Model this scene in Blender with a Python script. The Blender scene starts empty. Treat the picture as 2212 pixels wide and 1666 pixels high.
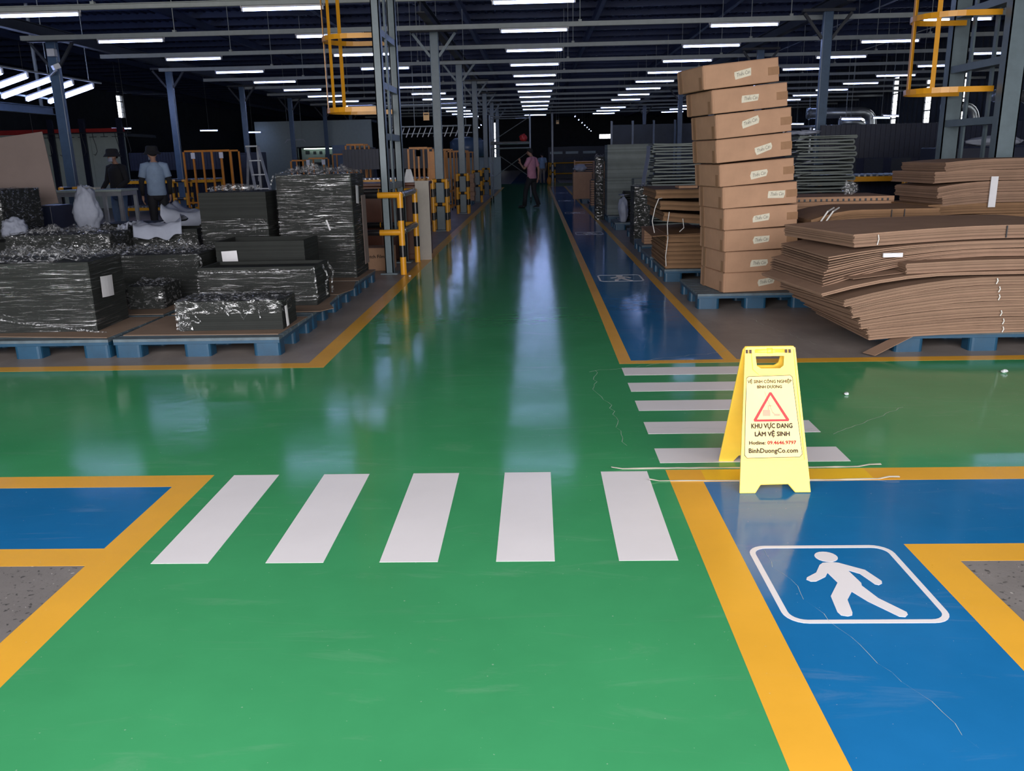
import bpy, bmesh, math, random
from mathutils import Vector, Matrix, Euler, noise
from mathutils.geometry import tessellate_polygon
rnd = random.Random(7)
S = bpy.context.scene
COL = S.collection
PI = math.pi
# ---------------------------------------------------------------- camera
cam = bpy.data.cameras.new('camera'); cam.sensor_width = 36; cam.lens = 36*1834/2212
cam.clip_start = .05; cam.clip_end = 400
camo = bpy.data.objects.new('camera', cam); COL.objects.link(camo)
YAW, PITCH, ROLL = -.03264, .26331, .02157
f = Vector((math.sin(YAW)*math.cos(PITCH), math.cos(YAW)*math.cos(PITCH), -math.sin(PITCH)))
r0 = Vector((math.cos(YAW), -math.sin(YAW), 0)); d0 = f.cross(r0)
rr = math.cos(ROLL)*r0 + math.sin(ROLL)*d0; dd = -math.sin(ROLL)*r0 + math.cos(ROLL)*d0
camo.matrix_world = Matrix(((rr.x, -dd.x, -f.x, 0), (rr.y, -dd.y, -f.y, 0), (rr.z, -dd.z, -f.z, 1.45), (0, 0, 0, 1)))
S.camera = camo
# ---------------------------------------------------------------- sky, daylight, exposure
W = bpy.data.worlds.new('overcast_sky'); S.world = W; W.use_nodes = True
bg = W.node_tree.nodes['Background']; bg.inputs[0].default_value = (1.0, .97, .97, 1); bg.inputs[1].default_value = SKY = 7.0
pl = bpy.data.lights.new('daylight_portal', 'AREA'); pl.shape = 'RECTANGLE'; pl.size = 15.8; pl.size_y = 4.6
pl.cycles.is_portal = True
po = bpy.data.objects.new('daylight_portal', pl); COL.objects.link(po); po.location = (0, -1.75, 2.3); po.rotation_euler = (PI/2, 0, 0)
S.view_settings.view_transform = 'Standard'; S.view_settings.look = 'None'; S.view_settings.gamma = 1
S.view_settings.use_curve_mapping = False; S.view_settings.exposure = 0.0
TUBE_POWER = 17.0
S.cycles.use_denoising = True; S.cycles.max_bounces = 8; S.cycles.transparent_max_bounces = 12
S.cycles.caustics_reflective = False; S.cycles.caustics_refractive = False; S.cycles.sample_clamp_indirect = 4
# ---------------------------------------------------------------- mesh helpers
class MB:
    def __init__(s): s.v = []; s.f = []; s.mi = []; s.m = 0
    def add(s, vs, fs):
        o = len(s.v); s.v += [tuple(v) for v in vs]; s.f += [tuple(i+o for i in q) for q in fs]; s.mi += [s.m]*len(fs); return s
    def box(s, x0, x1, y0, y1, z0, z1, M=None):
        vs = [Vector(p) for p in ((x0,y0,z0),(x1,y0,z0),(x1,y1,z0),(x0,y1,z0),(x0,y0,z1),(x1,y0,z1),(x1,y1,z1),(x0,y1,z1))]
        if M is not None: vs = [M @ v for v in vs]
        return s.add(vs, [(3,2,1,0),(4,5,6,7),(0,1,5,4),(1,2,6,5),(2,3,7,6),(3,0,4,7)])
    def beam(s, a, b, w, h, up=(0,0,1)):
        a = Vector(a); b = Vector(b); d = (b-a).normalized(); u = Vector(up)
        if abs(d.dot(u)) > .99: u = Vector((0,1,0))
        x = d.cross(u).normalized(); z = x.cross(d); vs = []
        for p in (a, b):
            for i, j in ((-1,-1),(1,-1),(1,1),(-1,1)): vs.append(p + x*w/2*i + z*h/2*j)
        return s.add(vs, [(3,2,1,0),(4,5,6,7),(0,1,5,4),(1,2,6,5),(2,3,7,6),(3,0,4,7)])
    def tube(s, pts, r, n=8, caps=True):
        pts = [Vector(p) for p in pts]; rs = r if isinstance(r, (list, tuple)) else [r]*len(pts)
        o = len(s.v); vs = []; fs = []; x = None
        for i, p in enumerate(pts):
            d = (pts[min(i+1, len(pts)-1)] - pts[max(i-1, 0)]).normalized()
            if x is None:
                u = Vector((0,0,1)) if abs(d.z) < .9 else Vector((1,0,0)); x = d.cross(u).normalized()
            else: x = (x - d*x.dot(d)).normalized()
            y = d.cross(x)
            for k in range(n):
                a = 2*PI*k/n; vs.append(p + (x*math.cos(a) + y*math.sin(a))*rs[i])
        for i in range(len(pts)-1):
            for k in range(n): fs.append((i*n+k, i*n+(k+1)%n, (i+1)*n+(k+1)%n, (i+1)*n+k))
        if caps: fs += [tuple(reversed(range(n))), tuple((len(pts)-1)*n+k for k in range(n))]
        return s.add(vs, fs)
    def cyl(s, a, b, r, n=12): return s.tube([a, b], r, n)
    def grid(s, fn, nu, nv, close=False):
        vs = [fn(i/nu, j/nv) for j in range(nv+1) for i in range(nu+1)]
        return s.add(vs, [(j*(nu+1)+i, j*(nu+1)+i+1, (j+1)*(nu+1)+i+1, (j+1)*(nu+1)+i) for j in range(nv) for i in range(nu)])
    def slab(s, fn, nu, nv, t):
        """solid sheet: fn(u,v) gives the underside, t its thickness (upwards)"""
        n = (nu+1)*(nv+1); base = [Vector(fn(i/nu, j/nv)) for j in range(nv+1) for i in range(nu+1)]
        vs = base + [p + Vector((0,0,t)) for p in base]; fs = []
        q = lambda i, j: j*(nu+1)+i
        for j in range(nv):
            for i in range(nu):
                a, b, c, d = q(i,j), q(i+1,j), q(i+1,j+1), q(i,j+1); fs += [(d,c,b,a), (a+n,b+n,c+n,d+n)]
        for i in range(nu): fs += [(q(i,0), q(i+1,0), q(i+1,0)+n, q(i,0)+n), (q(i+1,nv), q(i,nv), q(i,nv)+n, q(i+1,nv)+n)]
        for j in range(nv): fs += [(q(0,j+1), q(0,j), q(0,j)+n, q(0,j+1)+n), (q(nu,j), q(nu,j+1), q(nu,j+1)+n, q(nu,j)+n)]
        return s.add(vs, fs)
    def prism(s, loops, z0, z1, M=None):
        flat = [p for l in loops for p in l]; n = len(flat)
        tri = tessellate_polygon([[Vector((p[0], p[1], 0)) for p in l] for l in loops])
        vs = [Vector((p[0], p[1], z0)) for p in flat] + [Vector((p[0], p[1], z1)) for p in flat]
        fs = []
        for t in tri:
            a, b, c = (flat[i] for i in t); cr = (b[0]-a[0])*(c[1]-a[1]) - (b[1]-a[1])*(c[0]-a[0])
            t = tuple(t) if cr > 0 else tuple(reversed(t)); fs += [tuple(i+n for i in t), tuple(reversed(t))]
        o = 0
        for k, l in enumerate(loops):
            m = len(l); ar = sum(l[i][0]*l[(i+1)%m][1] - l[(i+1)%m][0]*l[i][1] for i in range(m))
            rev = (ar < 0) != (k > 0)
            for i in range(m):
                a, b = o+i, o+(i+1)%m
                fs.append((b, a, a+n, b+n) if rev else (a, b, b+n, a+n))
            o += m
        if M is not None: vs = [M @ v for v in vs]
        return s.add(vs, fs)
    def build(s, name, mats, parent=None, smooth=False, bevel=0, loc=None, rot=None):
        me = bpy.data.meshes.new(name); me.from_pydata(s.v, [], s.f)
        mats = mats if isinstance(mats, (list, tuple)) else [mats]
        for m in mats: me.materials.append(m)
        if len(mats) > 1: me.polygons.foreach_set('material_index', s.mi)
        if smooth: me.polygons.foreach_set('use_smooth', [True]*len(me.polygons))
        me.update()
        o = bpy.data.objects.new(name, me); COL.objects.link(o)
        if parent: o.parent = parent
        if loc: o.location = loc
        if rot: o.rotation_euler = rot
        if bevel:
            b = o.modifiers.new('bevel', 'BEVEL'); b.width = bevel; b.segments = 2; b.limit_method = 'ANGLE'
        return o
def tag(o, label=None, cat=None, group=None, kind=None):
    if label: o['label'] = label
    if cat: o['category'] = cat
    if group: o['group'] = group
    if kind: o['kind'] = kind
    return o
def thing(name, label, cat, loc=(0,0,0), rz=0, group=None):
    o = bpy.data.objects.new(name, None); COL.objects.link(o); o.location = loc; o.rotation_euler = (0,0,rz)
    o.empty_display_size = .1
    return tag(o, label, cat, group)
def dup(root, loc, rz=0, label=None, group=None):
    def cp(o, par):
        c = o.copy(); COL.objects.link(c)
        if par: c.parent = par
        for ch in [k for k in KIDS.get(o, [])]: cp(ch, c)
        return c
    KIDS = {}
    for o in list(COL.objects):
        if o.parent: KIDS.setdefault(o.parent, []).append(o)
    r = cp(root, None); r.location = loc; r.rotation_euler = (0,0,rz)
    return tag(r, label, None, group)
def rot_z(a): return Matrix.Rotation(a, 4, 'Z')
# ---------------------------------------------------------------- materials
class N:
    def __init__(s, name):
        s.m = bpy.data.materials.new(name); s.m.use_nodes = True; s.t = s.m.node_tree; s.t.nodes.clear()
        s.out = s.n('ShaderNodeOutputMaterial'); s.co = None
    def n(s, typ, **kw):
        o = s.t.nodes.new(typ)
        for k, v in kw.items(): setattr(o, k, v)
        return o
    def l(s, a, b): s.t.links.new(a, b)
    def coord(s, scale=(1,1,1), space='Object'):
        if space == 'World': src = s.n('ShaderNodeNewGeometry').outputs['Position']
        else: src = s.n('ShaderNodeTexCoord').outputs[space]
        mp = s.n('ShaderNodeMapping'); mp.inputs['Scale'].default_value = scale; s.l(src, mp.inputs[0]); return mp.outputs[0]
    def noise(s, scale, detail=4, rough=.55, vec=None, dist=0):
        o = s.n('ShaderNodeTexNoise'); o.inputs['Scale'].default_value = scale; o.inputs['Detail'].default_value = detail
        o.inputs['Roughness'].default_value = rough; o.inputs['Distortion'].default_value = dist
        if vec is not None: s.l(vec, o.inputs['Vector'])
        return o.outputs['Fac']
    def ramp(s, fac, stops):
        o = s.n('ShaderNodeValToRGB'); e = o.color_ramp.elements
        while len(e) < len(stops): e.new(.5)
        for k, (p, c) in enumerate(stops):
            e[k].position = p; e[k].color = (*c, 1) if len(c) == 3 else c
        s.l(fac, o.inputs[0]); return o.outputs[0]
    def math(s, op, a, b=0.):
        o = s.n('ShaderNodeMath', operation=op)
        for i, x in enumerate((a, b)):
            if isinstance(x, (int, float)): o.inputs[i].default_value = x
            else: s.l(x, o.inputs[i])
        return o.outputs[0]
    def mix(s, fac, a, b, mode='MIX'):
        o = s.n('ShaderNodeMix', data_type='RGBA', blend_type=mode)
        for sock, x in ((o.inputs[0], fac), (o.inputs[6], a), (o.inputs[7], b)):
            if isinstance(x, (int, float)): sock.default_value = x
            elif isinstance(x, tuple): sock.default_value = (*x, 1) if len(x) == 3 else x
            else: s.l(x, sock)
        return o.outputs[2]
    def bump(s, h, strength, dist=.01):
        o = s.n('ShaderNodeBump'); o.inputs['Strength'].default_value = strength; o.inputs['Distance'].default_value = dist
        s.l(h, o.inputs['Height']); return o.outputs[0]
    def bsdf(s, col, rough=.5, metal=0, normal=None, **kw):
        b = s.n('ShaderNodeBsdfPrincipled')
        for k, x in (('Base Color', col), ('Roughness', rough), ('Metallic', metal), *kw.items()):
            i = b.inputs[k]
            if isinstance(x, tuple): i.default_value = (*x, 1)
            elif isinstance(x, (int, float)): i.default_value = x
            else: s.l(x, i)
        if normal is not None: s.l(normal, b.inputs['Normal'])
        s.l(b.outputs[0], s.out.inputs[0]); return b
def plain(name, col, rough=.5, metal=0, var=.12, scale=8, bump=.0, bscale=60, **kw):
    n = N(name); co = n.coord()
    d = tuple(c*(1-var) for c in col); u = tuple(min(1, c*(1+var)) for c in col)
    c = n.ramp(n.noise(scale, 5, .6, co), [(.3, d), (.7, u)])
    nm = n.bump(n.noise(bscale, 3, .5, co), bump, .004) if bump else None
    n.bsdf(c, rough, metal, nm, **kw); return n.m
def paint(name, col, rough=.1, var=.08, scuff=.11):
    """glossy floor epoxy, in world space so that fields join without seams"""
    n = N(name); co = n.coord((1,1,1), 'World'); st = n.coord((.5,2.5,1), 'World')
    d = tuple(c*(1-var) for c in col); u = tuple(min(1, c*(1+var)+.004) for c in col)
    c = n.ramp(n.noise(1.3, 6, .62, co), [(.3, d), (.7, u)])
    sc = n.math('MULTIPLY', n.ramp(n.noise(2.2, 9, .72, st, 1.5), [(.56, (0,0,0)), (.78, (1,1,1))]), scuff)
    sp = n.ramp(n.noise(85, 1, .3, co), [(.79, (0,0,0)), (.81, (.5,.5,.5))])
    c = n.mix(sc, c, (.6,.62,.6)); c = n.mix(n.math('MULTIPLY', sp, .5), c, (.8,.8,.78))
    h = n.math('ADD', n.math('MULTIPLY', n.noise(7, 3, .5, co), 1.0), n.math('MULTIPLY', n.noise(140, 2, .5, co), .10))
    r = n.math('ADD', n.math('MULTIPLY', n.noise(3, 5, .6, co), .12), rough-.04)
    n.bsdf(c, r, 0, n.bump(h, .12, .006), **{'Specular IOR Level': .36}); return n.m
def concrete(name, col, speck=.0, rough=.42):
    n = N(name); co = n.coord((1,1,1), 'World')
    c = n.ramp(n.noise(1.1, 8, .68, co), [(.28, tuple(x*.72 for x in col)), (.72, tuple(x*1.25 for x in col))])
    st = n.ramp(n.noise(3.0, 8, .75, n.coord((1,.25,1), 'World'), 1), [(.52, (0,0,0)), (.75, (1,1,1))])
    c = n.mix(n.math('MULTIPLY', st, .25), c, tuple(x*1.9 for x in col))
    if speck:
        c = n.mix(n.math('MULTIPLY', n.ramp(n.noise(46, 3, .55, co), [(.60, (0,0,0)), (.66, (1,1,1))]), speck), c, (.03,.03,.03))
        c = n.mix(n.math('MULTIPLY', n.ramp(n.noise(30, 2, .5, n.coord((1.3,1.1,1), 'World')), [(.70, (0,0,0)), (.73, (1,1,1))]), speck), c, (.55,.53,.5))
    n.bsdf(c, rough, 0, n.bump(n.noise(60, 5, .6, co), .2, .004)); return n.m
def cardboard(name, col, var=.16, flute=True):
    n = N(name); co = n.coord(); g = n.n('ShaderNodeNewGeometry')
    c = n.ramp(n.noise(5, 5, .6, co), [(.3, tuple(x*.9 for x in col)), (.7, tuple(min(1, x*1.08) for x in col))])
    c = n.mix(1.0, c, n.ramp(g.outputs['Random Per Island'], [(0, (1-var,)*3), (1, (1+var*.4,)*3)]), 'MULTIPLY')
    nm = n.bump(n.noise(1, 2, .5, n.coord((4,160,160))), .15, .002) if flute else None
    n.bsdf(c, .75, 0, nm, **{'Specular IOR Level': .2}); return n.m
def emit(name, col, k):
    n = N(name); e = n.n('ShaderNodeEmission'); e.inputs[0].default_value = (*col, 1); e.inputs[1].default_value = k
    n.l(e.outputs[0], n.out.inputs[0]); return n.m
def film(name, scale=(3,3,30), milk=.09, gloss=.40, bumpk=1.0, bd=.012, lo=.38):
    """thin clear stretch film: mostly see-through, wrinkled gloss, a little haze"""
    n = N(name); co = n.coord(scale)
    h = n.math('ADD', n.noise(2.0, 2, .5, co, .8), n.math('MULTIPLY', n.noise(6, 2, .5, co, .6), .35))
    nm = n.bump(h, bumpk, bd)
    gl = n.n('ShaderNodeBsdfGlossy'); gl.inputs['Roughness'].default_value = .06; gl.inputs['Color'].default_value = (.9,.92,.95,1); n.l(nm, gl.inputs['Normal'])
    tr = n.n('ShaderNodeBsdfTransparent'); tr.inputs[0].default_value = (.96,.96,.96,1)
    df = n.n('ShaderNodeBsdfDiffuse'); df.inputs[0].default_value = (.8,.82,.86,1)
    m1 = n.n('ShaderNodeMixShader'); m2 = n.n('ShaderNodeMixShader')
    cr = n.ramp(n.noise(3.2, 5, .65, co, .8), [(.53, (.02,)*3), (.64, (1,)*3)])
    cr = n.mix(1.0, cr, n.ramp(n.noise(2.6, 2, .5, n.coord((1,1,1.6))), [(.40, (lo,)*3), (.60, (1,)*3)]), 'MULTIPLY')
    n.l(n.math('MULTIPLY', cr, milk), m1.inputs[0]); n.l(tr.outputs[0], m1.inputs[1]); n.l(df.outputs[0], m1.inputs[2])
    n.l(n.math('MULTIPLY', cr, gloss), m2.inputs[0]); n.l(m1.outputs[0], m2.inputs[1]); n.l(gl.outputs[0], m2.inputs[2])
    n.l(m2.outputs[0], n.out.inputs[0]); return n.m
M = {}
M['green'] = paint('green_epoxy', (.052,.33,.130))
M['blue'] = paint('blue_epoxy', (.010,.16,.41), var=.10)
M['yellow'] = paint('yellow_line_paint', (.84,.43,.040), rough=.28, scuff=.03)
M['yellow_new'] = paint('fresh_yellow_paint', (.92,.56,.02), rough=.28, scuff=.0)
M['white'] = paint('white_line_paint', (.84,.81,.84), rough=.3, var=.04, scuff=.05)
M['crack'] = plain('crack_filler', (.55,.62,.55), .5)
M['concrete'] = concrete('concrete', (.27,.235,.22))
M['speck'] = concrete('speckled_concrete', (.20,.185,.18), speck=.8, rough=.6)
M['tape'] = plain('masking_tape', (.72,.68,.58), .6)
M['card'] = cardboard('carton_board', (.46,.275,.175), var=.10)
M['kraft'] = cardboard('kraft_blanks', (.315,.20,.14), var=.40)
M['kraft_dark'] = cardboard('brown_blanks', (.27,.155,.085), var=.40)
M['sheet'] = cardboard('pallet_sheet_board', (.27,.19,.14), var=.1)
M['string'] = plain('white_string', (.75,.74,.72), .6)
M['paper'] = plain('white_paper', (.72,.72,.76), .7, var=.05)
M['maskt'] = plain('paper_tape', (.66,.62,.50), .7, var=.05)
M['cleartape'] = plain('brown_packing_tape', (.33,.19,.11), .18)
M['ink'] = plain('ink', (.02,.02,.025), .6)
M['pallet'] = plain('blue_plastic', (.010,.062,.125), .42, var=.15, bump=.1)
M['pallet_top'] = plain('scuffed_pallet_deck', (.10,.14,.17), .6, var=.3)
M['steel'] = plain('grey_blue_steel_paint', (.14,.19,.22), .38, var=.1)
M['steel_b'] = plain('blue_steel_paint', (.075,.125,.20), .3, var=.1)
M['rail'] = plain('galvanised_rail', (.36,.40,.40), .5, var=.08)
M['dark'] = plain('dark_steel', (.03,.035,.045), .5)
M['roof'] = plain('roof_sheet', (.025,.04,.10), .55, var=.2, scale=2)
M['wall'] = plain('dark_wall_cladding', (.05,.06,.075), .6, var=.2, scale=2)
M['pale'] = plain('pale_panel', (.42,.50,.47), .5, var=.05)
M['red'] = plain('red_paint', (.45,.03,.03), .5)
M['safety'] = plain('safety_yellow', (.80,.36,.02), .28, var=.06)
M['black'] = plain('black_band', (.012,.012,.014), .3)
M['orange'] = plain('orange_steel_paint', (.62,.22,.02), .4, var=.1)
M['navy'] = plain('navy_panel', (.011,.016,.04), .45, var=.15)
M['stack'] = cardboard('dark_rubber_sheets', (.026,.029,.028), var=.18, flute=False)
M['stackg'] = cardboard('grey_green_sheets', (.22,.25,.24), var=.25, flute=False)
M['foam'] = plain('white_foam', (.32,.35,.44), .7, var=.08, bump=.1, bscale=12)
M['film'] = film('stretch_film', (.9,.9,24))
M['film2'] = film('crumpled_stretch_film', (5,5,12), milk=.30, gloss=.50, bd=.016, lo=.5)
M['film3'] = film('cloudy_stretch_film', (9,9,9), milk=.95, gloss=.40, bd=.016, lo=.8)
M['wood'] = plain('red_brown_wood', (.11,.035,.018), .4)
M['board'] = plain('tan_board', (.25,.195,.18), .7, var=.06, scale=3)
M['greyboard'] = plain('grey_board', (.36,.33,.30), .7, var=.06)
M['alu'] = plain('aluminium', (.55,.58,.62), .35, .6)
M['zinc'] = plain('zinc_duct', (.42,.45,.46), .35, .7)
M['plastic_y'] = plain('yellow_sign_plastic', (.93,.62,.08), .16, var=.05)
M['plastic_w'] = plain('white_plastic', (.66,.68,.72), .4)
M['print'] = plain('dark_brown_print', (.05,.022,.01), .6)
M['printr'] = plain('red_print', (.62,.02,.03), .6)
M['printp'] = plain('faded_red_print', (.78,.30,.20), .6)
M['label_y'] = plain('sign_label', (.93,.68,.20), .22, var=.06)
M['tube'] = emit('lamp_tube', (.40,.52,1.0), TUBE_POWER)
M['lampw'] = plain('lamp_batten', (.6,.6,.64), .4)
M['skin'] = plain('skin', (.36,.20,.14), .5, var=.05)
M['hair'] = plain('black_hair', (.01,.01,.012), .85)
M['glass'] = None
n_ = N('window_glass'); b_ = n_.bsdf((.9,.95,1.), .03, 0, None, **{'Transmission Weight': 1.0, 'IOR': 1.0}); M['glass'] = n_.m
# ================================================================ SETTING
def struct(name, mb, m, parent=None, **kw):
    o = mb.build(name, m, parent, **kw)
    if not parent: o['kind'] = 'structure'
    return o
FY = 96
fl = struct('floor', MB().box(-26, 18, -12, FY, -.2, 0), M['concrete'])
LV = {'g': .0005, 'y': .0009, 'w': .0013}
def sheet(name, m, x0, x1, y0, y1, z): return MB().box(x0, x1, y0, y1, .0001, z).build(name, m, fl)
g = LV['g']
sheet('green_paint', M['green'], -1.64, .66, -2.9, 43, g)
sheet('green_paint', M['green'], -25, -1.64, 3.72, 6.0, g); sheet('green_paint', M['green'], .66, 17, 3.72, 6.0, g)
sheet('green_paint', M['green'], -14, 12, 43, 48, g)
sheet('blue_paint', M['blue'], -25, -1.64, 2.92, 3.72, g)
sheet('blue_paint', M['blue'], .66, 17, 2.92, 3.72, g); sheet('blue_paint', M['blue'], .66, 1.45, -2.9, 2.92, g)
sheet('blue_paint', M['blue'], .66, 1.39, 6.0, 43, g)
sheet('blue_paint', M['blue'], -1.4, 1.3, 48, 80, g)
sheet('concrete_patch', M['speck'], -25, -1.64, -2.9, 2.92, .0003); sheet('concrete_patch', M['speck'], 1.45, 17, -2.9, 2.92, .0003)
y = LV['y']
for a in ((-1.71,-1.565,-2.9,3.79), (-25,-1.71,2.855,3.0), (-25,-1.71,3.645,3.79), (-25,-1.705,5.945,6.09), (-1.705,-1.56,5.945,43),
          (.595,.745,-2.9,3.80), (.745,17,3.645,3.80), (1.375,1.52,-2.9,2.99), (1.52,17,2.85,2.99),
          (.58,.672,5.93,43), (.672,1.34,5.93,6.025), (1.34,1.435,5.93,43), (1.435,17,5.90,6.025), (.672,1.34,42.85,43)):
    sheet('yellow_line', M['yellow'], *a, y)
sheet('yellow_line', M['yellow_new'], .76, 1.52, 3.655, 3.795, y+.0004)
w = LV['w']
for x in (-1.467, -1.031, -.602, -.167, .288): sheet('crosswalk_stripe', M['white'], x, x+.218, 2.868, 3.785, w)
for yy in (5.60, 5.19, 4.77, 4.34, 3.895): sheet('crosswalk_stripe', M['white'], .583, 1.497, yy, yy+.21, w)
def rrect(cx, cy, w_, h_, r, n=6):
    o = []
    for sx, sy, a0 in ((1,-1,-PI/2), (1,1,0), (-1,1,PI/2), (-1,-1,PI)):
        for k in range(n+1):
            a = a0 + PI/2*k/n; o.append((cx + sx*(w_/2-r) + r*math.cos(a), cy + sy*(h_/2-r) + r*math.sin(a)))
    return o
WALK = [(-.039,.118),(-.022,.136),(.013,.141),(.035,.135),(.109,.079),(.136,-.003),(.13,-.021),(.115,-.032),(.104,-.026),(.08,.051),(.048,.077),(.061,-.016),(.056,-.035),(.079,-.121),(.135,-.211),(.132,-.227),(.118,-.242),(.1,-.239),(.036,-.142),(.007,-.077),(-.026,-.13),(-.039,-.213),(-.046,-.23),(-.062,-.236),(-.081,-.229),(-.086,-.209),(-.073,-.106),(-.019,-.013),(-.03,.058),(-.047,.029),(-.089,-.003),(-.108,-.004),(-.119,.01),(-.112,.026),(-.1,.036),(-.069,.061)]
def symbol(cx, cy, s=1.0):
    mb = MB(); mb.prism([[(cx+px*s, cy+py*s) for px, py in WALK]], .0001, w)
    mb.prism([[(cx+(.006+.041*math.cos(a*PI/10))*s, cy+(.184+.041*math.sin(a*PI/10))*s) for a in range(20)]], .0001, w)
    mb.prism([rrect(cx, cy, .532*s, .555*s, .07*s), list(reversed(rrect(cx, cy, .49*s, .513*s, .05*s)))], .0001, w)
    return mb.build('pedestrian_symbol', M['white'], fl)
symbol(1.045, 2.705)
for yy in (10.32, 16.5, 22.6, 28.8, 35): symbol(1.005, yy)
def crack(x, y0, dx, dy, n, wd=.003, seed=0):
    q = random.Random(seed); p = [(x, y0)]
    for k in range(n): p.append((p[-1][0] + dx/n + q.uniform(-1,1)*abs(dy)/n*.4, p[-1][1] + dy/n + q.uniform(-1,1)*abs(dx)/n*.5))
    L = [(a+wd/2*q.uniform(.2,1), b) for a, b in p]; R = [(a-wd/2*q.uniform(.2,1), b+.002) for a, b in reversed(p)]
    v = [(a, b, .0016) for a, b in L+R]; m = len(L); mb = MB()
    mb.add(v, [(i, i+1, 2*m-2-i, 2*m-1-i) for i in range(m-1)]); return mb.build('crack', M['crack'], fl)
crack(.45, 4.15, -.06, 1.6, 26, seed=1); crack(1.55, 4.3, .55, .5, 18, seed=2); crack(.62, 4.45, .85, -.05, 16, seed=3)
crack(.84, 2.95, .18, -1.1, 24, .002, seed=4); crack(.7, 5.95, .75, .35, 18, .004, seed=5); crack(1.9, 7.6, .25, -1.2, 20, .005, seed=6)
crack(.35, 5.7, .55, .2, 14, .005, seed=8); crack(1.62, 6.9, 1.2, -.25, 16, .006, seed=9)
for k, (x, y0, dx, wd) in enumerate(((.34, 3.815, 1.27, .014), (.5, 3.652, 1.13, .012))):
    mb = MB(); q = random.Random(k)
    mb.slab(lambda u, v: (x+dx*u, y0+.004*math.sin(u*7+k)+wd*(v-.5), .0014+(.010 if u < .03 or u > .95 else 0)+.002*q.random()), 24, 1, .0012)
    tag(mb.build('masking_tape', M['tape']), ('pale strip of masking tape along the far edge of the yellow line by the sign', 'pale strip of masking tape along the near edge of the yellow line by the sign')[k], 'tape')
def crumb(x, y0, r, label):
    bm = bmesh.new(); bmesh.ops.create_icosphere(bm, subdivisions=2, radius=r); q = random.Random(x)
    for v in bm.verts: v.co *= q.uniform(.7, 1.2); v.co.z *= .6
    mb = MB().add([(v.co.x, v.co.y, v.co.z) for v in bm.verts], [[v.index for v in fc.verts] for fc in bm.faces]); bm.free()
    return tag(mb.build('foam_crumb', M['plastic_w'], loc=(x, y0, r*.55+.001)), label, 'litter')
crumb(3.08, 5.53, .022, 'white foam crumb on the green floor at the right edge of the corridor')
crumb(1.88, 5.05, .015, 'white foam crumb on the green floor right of the striped crossing')
crumb(-1.62, 10.75, .02, 'white foam crumb beside the mast guard near the yellow line')
# ---- walls, roof
HZ = 5.6
struct('ceiling', MB().box(-26, 18, -1.9, FY, HZ, HZ+.15), M['roof'])
mb = MB()
for k in range(65): mb.box(-24, 16, -1.3+1.5*k, -1.24+1.5*k, HZ-.17, HZ-.001)
struct('trim_1', mb, M['roof'])
mb = MB()
for x in (-20, -16, -9.7, -5.8, -1.95, 1.8, 5.4, 9.6, 13): mb.box(x-.06, x+.06, -1.4, FY-.2, HZ-.36, HZ-.171)
struct('trim_2', mb, M['roof'])
mb = MB()
for k in range(170): mb.box(-24+.24*k, -24+.24*k+.07, -1.4, FY-.3, HZ-.03, HZ-.0005)
o = struct('ceiling_ribs', mb, M['roof']); o['kind'] = 'structure'
bwins = [(-7.55,1.3,3.12,3.6),(-8.68,.55,2.75,3.1),(4.52,.42,1.4,5.05)]; lwins = [(51.1,.9,4.1,5.34)]
TX = Matrix(((0,0,1,0),(1,0,0,0),(0,1,0,0),(0,0,0,1)))
def holes(w_, a0, a1): return [[(a0,0),(a1,0),(a1,HZ),(a0,HZ)]] + [[(a-b/2,c),(a-b/2,d),(a+b/2,d),(a+b/2,c)] for a,b,c,d in w_]
struct('wall_back', MB().prism(holes(bwins, -18, 26), FY, FY+.2, rot_z(PI/2) @ TX), M['wall'])
struct('wall_left', MB().prism(holes(lwins, -1.5, FY), -24.2, -24, TX), M['wall'])
mb = MB(); mb.box(-26, -7.9, -1.9, -1.5, 0, HZ).box(7.9, 18, -1.9, -1.5, 0, HZ).box(-7.9, 7.9, -1.9, -1.5, 4.6, HZ)
struct('wall_front', mb, M['wall'])
WX = 16
wins = [(27.7,.62,2.3,4.2),(30.75,.62,2.3,4.2),(33.75,.62,2.2,4.25),(36.85,.62,2.3,4.2),(40.2,.6,2.4,4.5),(30.2,1.6,1.72,2.02),(33.6,1.0,1.62,1.95),(43.5,1.6,2.5,3.05),(47,.6,2.2,3.2)]
mb = MB()
mb.prism(holes(wins, -1.5, FY), WX, WX+.04, TX); wr = struct('wall_right', mb, M['wall'])
mb = MB()
for k in range(120):
    yy = 14+.45*k
    if all(abs(yy-a) > b/2+.08 for a,b,_,_ in wins): mb.box(WX-.04, WX+.001, yy-.07, yy+.07, .1, HZ)
tag(mb.build('cladding_rib', M['wall'], wr), None, None, None, 'stuff')
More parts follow.
